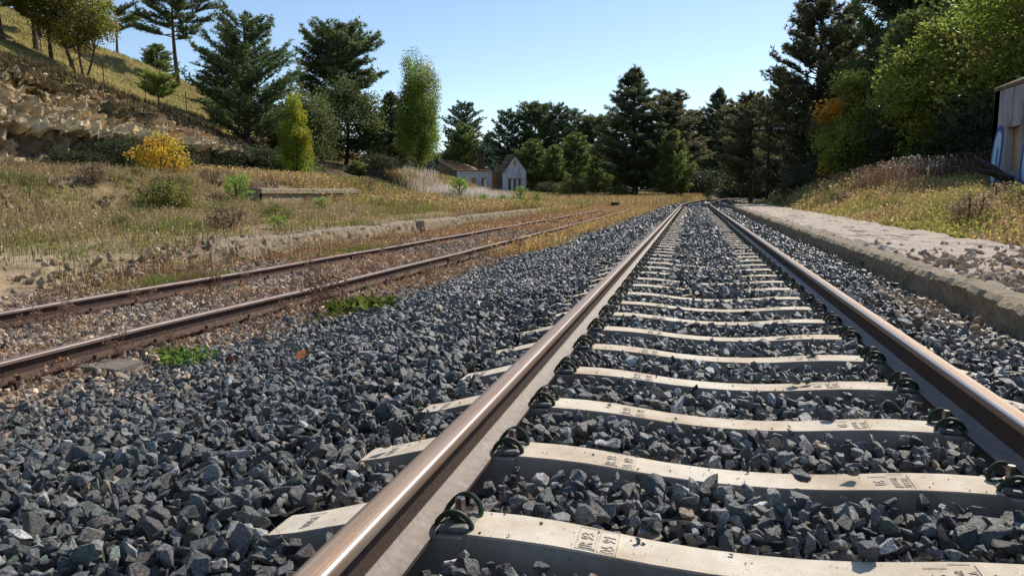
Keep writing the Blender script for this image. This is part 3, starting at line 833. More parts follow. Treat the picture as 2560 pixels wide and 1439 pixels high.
def ruin():
    # local: x to the right seen from the camera, y away from it
    th = math.radians(13.5+24)
    r = root('ruined_house', (-26.9, 100.7, gz(-27.0, 101)-.2), th,
             'roofless abandoned white house with a gabled end and empty windows behind the tall grass', 'house')
    r.scale = (.86, .86, .86)
    lo, hi = .0, 3.55
    # main wing, front wall on y=0 from x=-5.2 to 0.4
    b = MB()
    def jag(h, s=.05): return lambda u: h+s*mn.noise(Vector((u*2.2, h, 0)))
    cols = [1.0, 1.75, 2.75, 3.5, 4.45, 5.15]
    wall(b, (-5.8, 0), (.4, 0), 0, jag(hi), .35, cols, {1: (.9, 2.35), 3: (.5, 2.35), 5: (.5, 2.35)})
    w1 = b.build('front_wall', MPLASTER, r)
    for u in (1.0, 2.75, 4.45):
        bb = MB(); x0 = -5.8+u; zz = .9 if u < 2 else .5
        bb.box(x0-.12, x0+.88, -.05, .05, 2.35, 2.50)
        bb.build('lintel', MOCHRE, r)
    # left end wall, rising towards the back
    b = MB(); wall(b, (-5.8, 7.2), (-5.8, .0), 0, lambda u: 5.3-.24*u+.05*mn.noise(Vector((u*3, 1, 1))), .35, [1, 2, 3, 4, 5, 6], {})
    b.build('end_wall', MRUBBLEWALL, r)
    b = MB()
    wall(b, (-5.45, 7.2), (1.2, 7.2), 0, lambda u: 5.35-.12*u+.12*mn.noise(Vector((u*1.7, 5, 1))), .3, [.8*k for k in range(1, 8)], {})
    b.build('back_wall', MOCHRE, r)
    b = MB(); wall(b, (-2.0, 6.8), (-2.0, .4), 0, lambda u: 5.0-.2*u, .3, [1, 2, 3, 4, 5], {}); b.build('inner_wall', MOCHRE, r)
    # remains of roof: tiles along the tops, fallen rafters
    b = MB()
    for k in range(26):
        x = -5.85+k*.24; b.tube([(x, -.22, 3.60+.03*rng.normal()), (x, .25, 3.70+.03*rng.normal())], .10, 6)
    for k in range(28):
        y = .1+k*.26; z = 3.62+.24*y; b.tube([(-6.0, y, z), (-5.5, y, z+.03)], .11, 6)
    for k in range(16):
        x = -5.6+k*.24; b.tube([(x, 6.7, 5.42-.03*k), (x, 7.5, 5.38-.03*k+.05*rng.normal())], .13, 6)
    b.build('roof_tiles', MTILE, r)
    b = MB()
    for (a, c) in (((-2.4, 7.0, 5.2), (.2, .6, 3.7)), ((-2.1, 7.0, 5.1), (.8, .8, 3.65)), ((-5.6, .1, 3.5), (-5.65, 7.0, 5.2)), ((-.6, .3, 3.6), (1.0, .4, 3.3))):
        b = MB(); b.tube([a, c], .085, 5); b.build('rafter', MDARKWOOD, r)
    b = MB(); b.box(-.15, .65, 4.2, 5.0, 0, 6.4); b.box(-.22, .72, 4.13, 5.07, 6.1, 6.25)
    b.build('chimney', MBRICK, r)
    # gabled wing, in front to the right
    x0, x1, y0 = 1.2, 5.1, -2.6
    b = MB(); gw = x1-x0
    def gab(u): return 3.5+2.35*(1-abs(u-gw/2)/(gw/2))+.04*mn.noise(Vector((u*4, 2, 2)))
    cols = [.85, 1.35, 1.75, 1.95, 2.2, 2.6, 3.1]
    wall(b, (x0, y0), (x1, y0), 0, gab, .35, cols, {1: (.0, 2.3), 3: (0, 2.3), 4: (0, 2.3), 6: (0, 2.3)})
    b.build('gable_wall', MPLASTER, r)
    for (u0, u1) in ((.85, 1.35), (1.75, 2.2), (2.6, 3.1)):
        bb = MB(); bb.box(x0+u0-.14, x0+u1+.14, y0-.05, y0+.04, 2.3, 2.46)
        bb.build('lintel', MOCHRE, r)
    bb = MB(); Rm = Matrix.Translation((x0+gw/2, y0-.02, 4.75)) @ Matrix.Rotation(PI/2, 4, 'X')
    bb.cyl((0, 0, 0), .30, .03, 18, M=Rm @ Matrix.Scale(1.5, 4, (0, 1, 0))); bb.build('blind_oval', MOCHRE, r)
    bb = MB(); bb.box(x0, x1, y0-.04, y0+.01, 3.35, 3.45); bb.build('string_course', MPLASTER, r)
    b = MB(); wall(b, (x0, 4.5), (x0, y0+.35), 0, lambda u: 3.5, .35, [2, 4], {}); b.build('side_wall', MRUBBLEWALL, r)
    b = MB(); wall(b, (x1, y0+.35), (x1, 4.5), 0, lambda u: 3.5, .35, [2, 4], {}); b.build('side_wall', MRUBBLEWALL, r)
    b = MB(); wall(b, (x0, 4.5), (x1, 4.5), 0, lambda u: 3.5, .35, [1, 1.9, 2.4], {2: (0, 2.3)}); b.build('back_wall', MOCHRE, r)
    b = MB()
    for side in (-1, 1):
        for k in range(9):
            t = k/8.0
            if side > 0 and k in (3, 4, 7): continue
            cxm = x0+gw/2+side*(gw/2+.15)*(1-t); z = 3.55+2.45*t
            L = 4.5 if (side < 0) else 1.2
            b.tube([(cxm, y0-.18, z+.03*rng.normal()), (cxm+.02, y0+L*rng.uniform(.3, 1), z+.02)], .12, 6)
    b.build('roof_tiles', MTILE, r)
    b = MB()
    b.tube([(x0-.2, y0-.1, 3.4), (x0+gw/2, y0-.1, 5.98)], .1, 5); b.build('rafter', MDARKWOOD, r)
    b = MB(); b.tube([(x1+.2, y0-.1, 3.4), (x0+gw/2, y0-.1, 5.98)], .09, 5); b.build('rafter', MDARKWOOD, r)
    for k in range(4): b = MB(); b.tube([(x0-.25+.3*k, y0-.3, 3.35+.55*k), (x0+.4+.3*k, y0-.25, 3.5+.55*k)], .05, 4); b.build('purlin_end', MDARKWOOD, r)
ruin()

def halt_building():
    r = root('station_building', (9.6, 29.25, 1.0), 0, 'grey plastered abandoned building with blue graffiti at the right edge of the photo', 'building')
    # local: front wall on x=0, runs to -y; z from the ground
    b = MB(); H = 3.22
    wall(b, (0, 0), (0, -7.0), -.6, lambda u: H, .4, [1.28, 2.24, 3.6, 4.6, 5.6], {1: (.55, 1.93), 3: (-.4, 1.93)})
    b.build('front_wall', MPLASTER2, r)
    b = MB(); b.box(.22, .26, -2.24, -1.28, .55, 1.93); b.build('boarded_window', MOCHRE, r)
    b = MB(); b.box(.22, .26, -4.6, -3.6, -.4, 1.93); b.build('boarded_door', MOCHRE, r)
    b = MB(); b.box(-.03, .1, -2.42, -1.10, 1.93, 2.12); b.build('lintel', MPLASTER2, r)
    b = MB(); wall(b, (5, 0), (.0, 0), -.6, lambda u: H+.4*min(u, 5-u)*.9, .4, [1.25, 2.5, 3.75], {}); b.build('end_wall', MRUBBLEWALL, r)
    b = MB(); wall(b, (.0, -7), (5, -7), -.6, lambda u: H+.4*min(u, 5-u)*.9, .4, [1.25, 2.5, 3.75], {}); b.build('end_wall', MPLASTER2, r)
    b = MB(); wall(b, (5, -7), (5, 0), -.6, lambda u: H, .4, [], {}); b.build('back_wall', MRUBBLEWALL, r)
    # roof
    b = MB()
    b.add([(.0, .0, H+.04), (.0, -7.1, H+.04), (2.5, -7.1, H+1.05), (2.5, .0, H+1.05), (.0, .0, H-.03), (.0, -7.1, H-.03), (2.5, -7.1, H+.98), (2.5, .0, H+.98)],
          [(0, 1, 2, 3), (7, 6, 5, 4), (0, 4, 5, 1), (1, 5, 6, 2), (2, 6, 7, 3), (3, 7, 4, 0)])
    b.add([(5.1, .12, H+.02), (5.1, -7.1, H+.02), (2.51, -7.1, H+1.05), (2.51, .12, H+1.05)], [(3, 2, 1, 0)])
    for k in range(30):
        y = .06-k*.24
        b.tube([(-.03, y-.06, H+.04), (2.5, y-.06, H+1.10)], .07, 7)
    b.build('roof', MTILE, r)
    # graffiti: closed outline, light body, inner slit
    def blob(cx_, cz, ry, rz_, tilt, n=36, pw=2.4):
        out = []
        for i in range(n):
            t = 2*PI*i/n; c, s = math.cos(t), math.sin(t)
            u = ry*abs(c)**(2/pw)*(1 if c > 0 else -1); w = rz_*abs(s)**(2/pw)*(1 if s > 0 else -1)
            out.append((cx_+u+w*tilt, cz+w))
        return out
    def flat(pts, x): 
        m = MB(); m.add([(x, -u, z) for u, z in pts], [tuple(range(len(pts)))]); return m
    for (cy, k) in ((.50, 1), (3.02, 1.02)):
        g = root('graffiti', (0, 0, 0)); g.parent = r
        # part of the building: a painted letter
        bpy.data.objects.remove(g)
        o = flat(blob(cy, 1.03, .46*k, 1.02, .20), -.012).build('graffiti_letter', MBLUE, r)
        o2 = flat(blob(cy+.0, 1.04, .30*k, .83, .20), -.018).build('light_fill', MCYAN, o)
        o3 = flat([(cy+.12, 1.42), (cy+.17, 1.20), (cy+.10, .62), (cy+.0, .66), (cy+.03, 1.15)], -.024).build('inner_slit', MBLUE, o)
halt_building()
b = MB()
for (a, c, w) in (((-.15, .25, .95), (.35, -1.6, .15), .09), ((-.1, .1, .60), (.3, -1.7, .0), .06), ((-.2, -.3, .55), (.25, -1.9, .25), .08)):
    b.tube([a, ((a[0]+c[0])/2, (a[1]+c[1])/2, (a[2]+c[2])/2+.06), c], [w*.6, w, w*.9], 6)
o = b.build('fallen_beams', MDARKWOOD); o.location = (9.0, 28.2, 1.05)
tag(o, 'charred dark beams leaning in front of the blue graffiti wall', 'beam')

# ------------------------------------------------------------------ poles, posts, fence
px_, py_ = 5.4, 62.9
r = root('telegraph_pole', (px_, py_, -.15), math.radians(13), 'dark wooden telegraph pole with a crossarm and white insulators, right of the curve', 'telegraph pole')
b = MB(); b.tube([(0, 0, -.3), (.0, 0, 3), (.02, 0, 6.15)], [.15, .13, .10], 8); b.build('pole', MDARKWOOD, r, smooth=True)
b = MB(); b.box(-1.2, 1.2, -.12, -.02, 5.72, 5.82); b.build('crossarm', MDARKWOOD, r)
for u in (-1.12, -.92, -.62, -.44, .38, .58, .88, 1.10):
    b = MB(); b.cyl((u, -.07, 5.82), .02, .05, 6); b.cyl((u, -.07, 5.87), .055, .05, 8); b.cyl((u, -.07, 5.92), .045, .07, 8, r2=.025); b.build('insulator', MWHITE, r)
r = root('marker_post', (3.95, 57.5, -.2), 0, 'thin rusty rail post leaning slightly beside the track at the start of the curve', 'post')
b = MB(); b.tube([(0, 0, -.3), (.05, 0, 1.6), (.12, 0, 3.35)], [.06, .05, .045], 6); b.build('shaft', MIRON, r)
b = MB(); b.box(-.16, .16, -.14, .14, -.25, .28); b.build('footing', MKERB, r, bevel=.02)

r = root('wire_fence', (0, 0, 0), 0, 'wire fence on thin rusty posts running down across the grassy hillside', 'fence')
posts = [(-37.6, 31.0), (-37.6, 34.6), (-37.6, 38.7), (-37.5, 43.4), (-36.2, 45.6), (-34.9, 48.1), (-34.2, 51.5)]
tops = []
for (x, y) in posts:
    z = gz(x, y); b = MB(); tl = rng.normal(0, .03)
    b.tube([(x, y, z-.3), (x+tl, y, z+1.65)], .030, 5); b.build('post', MIRON, r); tops.append((x+tl, y, z+1.65))
for k in (.05, .5, .95):
    pts = []
    for (a, c) in zip(tops[:-1], tops[1:]):
        for t in (0, .5): pts.append((a[0]*(1-t)+c[0]*t, a[1]*(1-t)+c[1]*t, a[2]*(1-t)+c[2]*t-k-.05*(t > 0)))
    pts.append((tops[-1][0], tops[-1][1], tops[-1][2]-k))
    b = MB(); b.tube(pts, .010, 4); b.build('wire', MIRON, r)
# debris by the curve
b = MB(); b.tube([(-1.6, 0, .02), (1.1, .2, .12)], .06, 5); b.tube([(-.2, .3, .05), (1.4, -.1, .16)], .05, 5); b.box(.9, 1.5, -.2, .2, 0, .35)
o = b.build('timber_debris', MDARKWOOD, bevel=.01); o.location = (-7.0, 57.5, gz(-7, 57.5)+.05)
tag(o, 'broken timbers and a dark block lying in the grass left of the curve', 'debris')

# boulders on the rock face
n = 260; y = rng.uniform(14, 38, n); u = rng.random(n)**.8; x = -24.2-5.8*u
zb_ = ground(np.full(n, -23.4), y); zt_ = ground(np.full(n, -30.6), y)
z = zb_+(zt_-zb_)*np.interp(u, [0, .2, .27, .36, .6, .82, 1], [0, .15, .35, .56, .72, .9, 1])+.05
scatter('boulders', ROCK_MD, np.c_[x, y, z], .11*np.exp(rng.normal(0, .5, n)).clip(.3, 2.4), np.where(rng.random((n, 1)) < .75, np.array([[.62, .50, .31]]), np.array([[.44, .30, .19]]))*np.exp(rng.normal(0, .22, n))[:, None], MCLIFF, 'pale broken rocks scattered over the ochre cliff face', 'rocks', tilt=.7)

# ------------------------------------------------------------------ trees
def tufts(C, A, K, ln, wd, col, spread=.8):
    """needle tufts: C centres (n,3), A axis (n,3); K blades each"""
    n = len(C)
    D = A[:, None]*.75+rng.normal(0, spread, (n, K, 3)); D /= np.linalg.norm(D, axis=2)[..., None]
    s = np.cross(D, rng.normal(size=(n, K, 3))); s /= np.linalg.norm(s, axis=2)[..., None]+1e-6
    L = ln*rng.uniform(.6, 1.1, (n, K, 1)); W = wd*rng.uniform(.7, 1.2, (n, K, 1))
    c = C[:, None]+D*L*.1
    V = np.stack([c-s*W, c+s*W, c+D*L], 2).reshape(-1, 3)
    F = np.arange(len(V)).reshape(-1, 3)
    cc = np.repeat(col, K*3, 0).reshape(n, K, 3, 3)
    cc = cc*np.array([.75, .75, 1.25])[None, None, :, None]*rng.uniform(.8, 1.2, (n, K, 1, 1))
    return V, F, cc.reshape(-1, 3)
def leaves(C, size, col, tilt=1.0, aspect=.7):
    n = len(C); R = rand_rot(n, tilt)
    q = np.array([[-1, 0, 0], [0, -aspect, .12], [1, 0, 0], [0, aspect, .12]])
    V = (np.einsum('nij,vj->nvi', R, q)*size[:, None, None]+C[:, None]).reshape(-1, 3)
    return V, np.arange(len(V)).reshape(-1, 4), np.repeat(col, 4, 0)

class Tree:
    pass
def limbs_mesh(parts, mat):
    b = MB()
    for pts, rad, n in parts: b.tube(pts, rad, n)
    me = b.mesh('trunk', smooth=True); me.materials.append(mat); return me

def pine(seed, H, W, r0=.25, shape='cone', n_br=70, per=14, K=16, ln=.42, wd=.045, base=.2, tr=.17, col=(.040, .062, .028), up=.25, var=.35, lit=(.075, .095, .035), bark=None, flat=.13):
    """H height, W width"""
    ln *= .62; wd *= .72; K = int(K*.62); col = [col[0]*3.2, col[1]*2.9, col[2]*2.9]; lit = [lit[0]*3.3, lit[1]*3.1, lit[2]*2.9]
    r = random.Random(seed); parts = []
    bend = Vector((r.uniform(-.04, .04)*H, r.uniform(-.04, .04)*H, 0))
    def axis(t): return Vector((bend.x*math.sin(t*2.2), bend.y*math.sin(t*2.7), H*t))
    tp = [axis(t) for t in np.linspace(-.03, .97, 12)]
    parts.append((tp, [tr*(1-.85*t)+.02 for t in np.linspace(0, 1, 12)], 8))
    C, A, CC = [], [], []
    for i in range(n_br):
        t = base+(1-base)*((i+r.random())/n_br)
        u = (t-base)/(1-base)
        if shape == 'cone': rad = (1-u)**.72*(.5+.5*r.random())*min(1, .45+u*3)
        elif shape == 'round': rad = math.sqrt(max(0, 1-(2*u-.9)**2*.85))*(.6+.4*r.random())
        elif shape == 'umbrella': rad = (1.0 if u > .35 else .8)*math.sqrt(max(.05, 1-max(0, (u-.3)/.72)**2))*(.45+.55*r.random())
        else: rad = (1-u**2.2*.72)*(.5+.5*r.random())*min(1, .5+u*2.5)
        L = W/2*rad+.15
        az = i*2.4+r.uniform(-.5, .5)
        d = Vector((math.cos(az), math.sin(az), 0))
        p0 = axis(t*.97)
        rise = up*1.25+.32*u+r.uniform(-.16, .18)
        pts = [p0]
        for k in range(1, 5):
            s = k/4; pts.append(p0+d*L*s+Vector((0, 0, L*rise*s**1.4))+Vector((r.uniform(-1, 1), r.uniform(-1, 1), r.uniform(-.6, .6)))*.06*L)
        parts.append((pts, [tr*.30*(1-u*.6)*(1-.8*k/4)+.008 for k in range(5)], 5))
        tone = r.uniform(1-var, 1+var)
        m = max(3, int(per*.42*(.45+L/(W/2))))
        side = Vector((-d.y, d.x, 0))
        for k in range(m):
            s = (.18 if shape != 'umbrella' else .3)+(.82 if shape != 'umbrella' else .7)*((k+r.random())/m)**.8
            j = min(3, int(s*4)); q = pts[j].lerp(pts[j+1], s*4-j)
            sg = 1 if k % 2 else -1
            td = (d*r.uniform(.5, 1.2)+side*sg*r.uniform(.3, 1.1)+Vector((0, 0, r.uniform(.05, .75)+flat*1.6+.35*u))).normalized()
            tl = (.42*L*(1.15-.55*s)+.15)*r.uniform(.6, 1.15)
            nt_ = 3+int(tl/(ln*.55))
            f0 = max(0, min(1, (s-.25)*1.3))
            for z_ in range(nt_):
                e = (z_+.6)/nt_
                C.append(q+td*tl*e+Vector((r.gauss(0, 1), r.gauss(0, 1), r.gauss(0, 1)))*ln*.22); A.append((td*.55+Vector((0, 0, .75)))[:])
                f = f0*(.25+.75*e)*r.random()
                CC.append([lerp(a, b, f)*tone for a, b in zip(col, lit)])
    # leader tufts
    for k in range(10):
        C.append(axis(.9+.011*k)+Vector((r.gauss(0, .08), r.gauss(0, .08), .15))); A.append((0, 0, 1)); CC.append(col)
    C = np.array([c[:] for c in C]); A = np.array([a[:] for a in A]); A /= np.linalg.norm(A, axis=1)[:, None]
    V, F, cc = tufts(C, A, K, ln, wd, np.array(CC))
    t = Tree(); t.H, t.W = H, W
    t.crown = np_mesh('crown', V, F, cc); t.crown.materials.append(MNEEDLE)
    t.trunk = limbs_mesh(parts, bark or MBARK)
    return t

def broad(seed, H, W, n_cl=60, per=130, size=.10, base=.1, cols=((.09, .12, .02), (.05, .08, .02)), shape='oval', tr=.16, stems=1, gap=.5, clump=.32, yel=None, yf=0, asp=.7):
    r = random.Random(seed); parts = []; C, CC = [], []
    tops = []
    for s in range(stems):
        dx, dy = (r.uniform(-.12, .12)*W, r.uniform(-.12, .12)*W) if stems > 1 else (0, 0)
        tp = [Vector((dx*(1+t*1.5)+.04*W*math.sin(t*5+s), dy*(1+t*1.5)+.03*W*math.cos(t*4), H*t*.9)) for t in np.linspace(-.03, 1, 8)]
        parts.append((tp, [tr/(stems**.5)*(1-.9*t)+.01 for t in np.linspace(0, 1, 8)], 7)); tops.append(tp)
    for i in range(n_cl):
        while True:
            x, y, z = r.uniform(-1, 1), r.uniform(-1, 1), r.uniform(-1, 1); d = math.sqrt(x*x+y*y+z*z)
            if gap < d < 1 or (d <= gap and r.random() < .25): break
        if shape == 'oval': k = 1
        elif shape == 'column': k = 1
        elif shape == 'cone': k = .25+.75*(1-(z+1)/2)**.8
        elif shape == 'spindle': k = float(np.interp(z, [-1, -.8, -.2, .35, .75, .95, 1], [.72, .88, 1.0, .98, .80, .55, .4]))/max(.25, math.sqrt(max(0, 1-z*z))) if abs(z) < .999 else .3
        else: k = 1
        if shape in ('column', 'spindle', 'cone'):
            q = math.hypot(x, y); 
            if q > 1e-3: f = min(1, (q*1.25))/q; x *= f; y *= f
        c = Vector((x*W/2*.86*k, y*W/2*.86*k, H*(base+(1-base)*(.5+.47*z))))
        tp = tops[i % stems]; j = max(1, min(6, int(c.z/H*7*.75))); p0 = tp[j]
        if i % 2 == 0: parts.append(([p0, p0.lerp(c, .5)+Vector((0, 0, -.04*H*r.random())), c], [tr*.25*(1-.6*c.z/H)+.006, tr*.14, .006], 4))
        tone = r.uniform(.6, 1.35); f = r.random()
        base_c = (np.array(cols[0])*f+np.array(cols[1])*(1-f))*1.7
        if yel is not None and r.random() < (yf if not callable(yf) else yf(c, H)): base_c = np.array(yel)
        rad = clump*W/2*r.uniform(.7, 1.3)
        m = int(per*r.uniform(.7, 1.3))
        off = rng.normal(0, 1, (m, 3)).clip(-1.7, 1.7)*np.array([rad, rad, rad*(.75 if shape == 'oval' else 1.2)])*.62
        C.append(np.array(c[:])+off); CC.append(base_c*tone*rng.uniform(.8, 1.2, (m, 1)))
    C = np.concatenate(C); CC = np.concatenate(CC)
    C[:, 2] = np.maximum(C[:, 2], base*H*.5+.02)
    V, F, cc = leaves(C, size*rng.uniform(.6, 1.2, len(C)), CC, 1.0, asp)
    t = Tree(); t.H, t.W = H, W
    t.crown = np_mesh('crown', V, F, cc); t.crown.materials.append(MLEAF)
    t.trunk = limbs_mesh(parts, MBARK)
    return t

DK = (.030, .048, .024); DL = (.070, .090, .036)
P = {
 'pineA': pine(1, 12, 6.2, shape='mix', n_br=75, per=16, K=16, ln=.50, wd=.055, base=.18, tr=.20, col=DK, lit=DL),
 'pineB': pine(2, 12, 6.0, shape='mix', n_br=64, per=16, K=16, ln=.50, wd=.055, base=.32, tr=.18, col=(.026, .043, .026), lit=(.06, .082, .038)),
 'pineD': pine(12, 12, 6.4, shape='round', n_br=78, per=22, K=16, ln=.50, wd=.055, base=.38, tr=.19, col=(.032, .052, .024), lit=(.085, .105, .035), flat=.16),
 'bigA': pine(3, 15, 9, shape='cone', n_br=120, per=26, K=17, ln=.52, wd=.055, base=.06, tr=.28, col=(.034, .050, .026), lit=(.095, .112, .046), flat=.17),
 'bigB': pine(4, 16, 8.5, shape='mix', n_br=120, per=26, K=17, ln=.52, wd=.055, base=.08, tr=.30, col=(.042, .048, .026), lit=(.115, .110, .050), flat=.17),  # browner, lifted needle colours imitate a warm haze veil
 'near': pine(5, 9.3, 6.2, shape='mix', n_br=95, per=20, K=16, ln=.34, wd=.036, base=.12, tr=.19, col=(.034, .056, .022), lit=(.085, .115, .035), up=.45, flat=.16),
 'umb': pine(6, 7.7, 6.4, shape='umbrella', n_br=34, per=34, K=16, ln=.32, wd=.036, base=.48, tr=.16, col=(.036, .058, .022), lit=(.095, .115, .04), up=.12, bark=MPALEBARK, flat=.07),
 'umb2': pine(16, 5.2, 5.6, shape='umbrella', n_br=22, per=34, K=16, ln=.30, wd=.036, base=.55, tr=.13, col=(.040, .062, .022), lit=(.095, .12, .04), up=.12, bark=MPALEBARK, flat=.07),
 'hill': pine(7, 5.4, 4.4, shape='round', n_br=44, per=34, K=18, ln=.30, wd=.032, base=.36, tr=.12, col=(.075, .10, .022), lit=(.15, .18, .035), flat=.16),
 'cone': pine(8, 7, 5.5, shape='cone', n_br=90, per=20, K=16, ln=.38, wd=.045, base=.02, tr=.13, col=(.050, .075, .022), lit=(.13, .155, .045), up=.5, flat=.2),
 'cypress': pine(9, 9, 2.6, shape='round', n_br=110, per=18, K=16, ln=.32, wd=.036, base=.02, tr=.12, col=(.045, .065, .022), lit=(.10, .12, .035), up=.9),
 'sap': pine(10, 1.2, .8, shape='cone', n_br=16, per=7, K=12, ln=.16, wd=.014, base=.05, tr=.02, col=(.07, .13, .02), lit=(.17, .26, .04), up=.8),
 'mini': pine(11, 2.6, 1.4, shape='round', n_br=30, per=16, K=16, ln=.19, wd=.022, base=.58, tr=.035, col=(.06, .09, .02), lit=(.14, .17, .03), up=.3),
 'oak': broad(20, 9, 7, 170, 140, .10, .12, ((.18, .22, .035), (.09, .12, .026)), tr=.2, clump=.30),
 'oak2': broad(21, 9, 7.5, 210, 150, .092, .10, ((.20, .255, .038), (.095, .13, .026)), tr=.2, clump=.19, gap=.72, yel=(.30, .26, .06), yf=.18),
 'oakY': broad(22, 6, 5, 80, 170, .085, .28, ((.20, .18, .035), (.11, .12, .03)), tr=.14, stems=4, clump=.28, yel=(.28, .22, .05), yf=.3),
 'oakG': broad(23, 7, 4.8, 90, 220, .085, .03, ((.085, .105, .032), (.05, .068, .024)), tr=.15, clump=.30),
 'orange': broad(24, 7, 4, 70, 190, .085, .08, ((.20, .24, .04), (.12, .16, .03)), tr=.12, clump=.28, yel=(.62, .34, .04), yf=lambda c, H: .6 if (c.z > .62*H and c.z < .88*H and c.x < .1) else .03),
 'poplar': broad(25, 11.2, 4.4, 240, 210, .070, .02, ((.17, .25, .035), (.085, .14, .025)), shape='spindle', tr=.16, clump=.25, gap=.35, yel=(.30, .29, .03), yf=lambda c, H: .10+.35*(c.z/H > .62)+.15*(c.x > .6)),
 'poplarY': broad(26, 4.7, 2.2, 110, 170, .045, .01, ((.20, .26, .03), (.12, .18, .025)), shape='cone', tr=.07, clump=.26, gap=.35, yel=(.42, .38, .03), yf=lambda c, H: .25+.3*(c.x > 0)),
 'yellow': broad(27, 1.9, 2.6, 50, 55, .055, .02, ((.50, .35, .04), (.42, .24, .035)), tr=.03, stems=5, clump=.22, gap=.5, yel=(.60, .48, .06), yf=.4),
 'bush': broad(28, 2.2, 3.0, 40, 130, .065, .0, ((.040, .050, .022), (.025, .033, .016)), tr=.04, stems=4, clump=.36, gap=.3),
 'dryb': broad(30, .8, 1.1, 26, 60, .03, .0, ((.20, .14, .09), (.13, .10, .06)), tr=.012, stems=5, clump=.34, gap=.3),
 'bushG': broad(29, 1.8, 2.4, 40, 110, .055, .0, ((.15, .15, .04), (.09, .10, .03)), tr=.03, stems=4, clump=.32, gap=.3),
}
def plant(name, key, x, y, H, W, label, cat='tree', group=None, rz=None, dz=0.0, trunk='trunk', crown='crown'):
    t = P[key]
    r = root(name, (x, y, gz(x, y)-.05+dz), (0.25 if key in ('orange', 'poplar', 'poplarY') else rng.uniform(0, 6.28)) if rz is None else rz, label, cat, group)
    k = (1.32 if key[:3] == 'big' else 1.18 if key[:4] in ('pine', 'cone', 'near') else 1.08) if cat == 'tree' else 1.0
    r.scale = (k*W/t.W, k*W/t.W, H/t.H)
    link(trunk, t.trunk, None, r); link(crown, t.crown, None, r)
    return r
G1 = 'pines on the left hillside'; G2 = 'pines behind the ruined house'; G3 = 'dark pines behind the curve'; G4 = 'trees on the right bank'
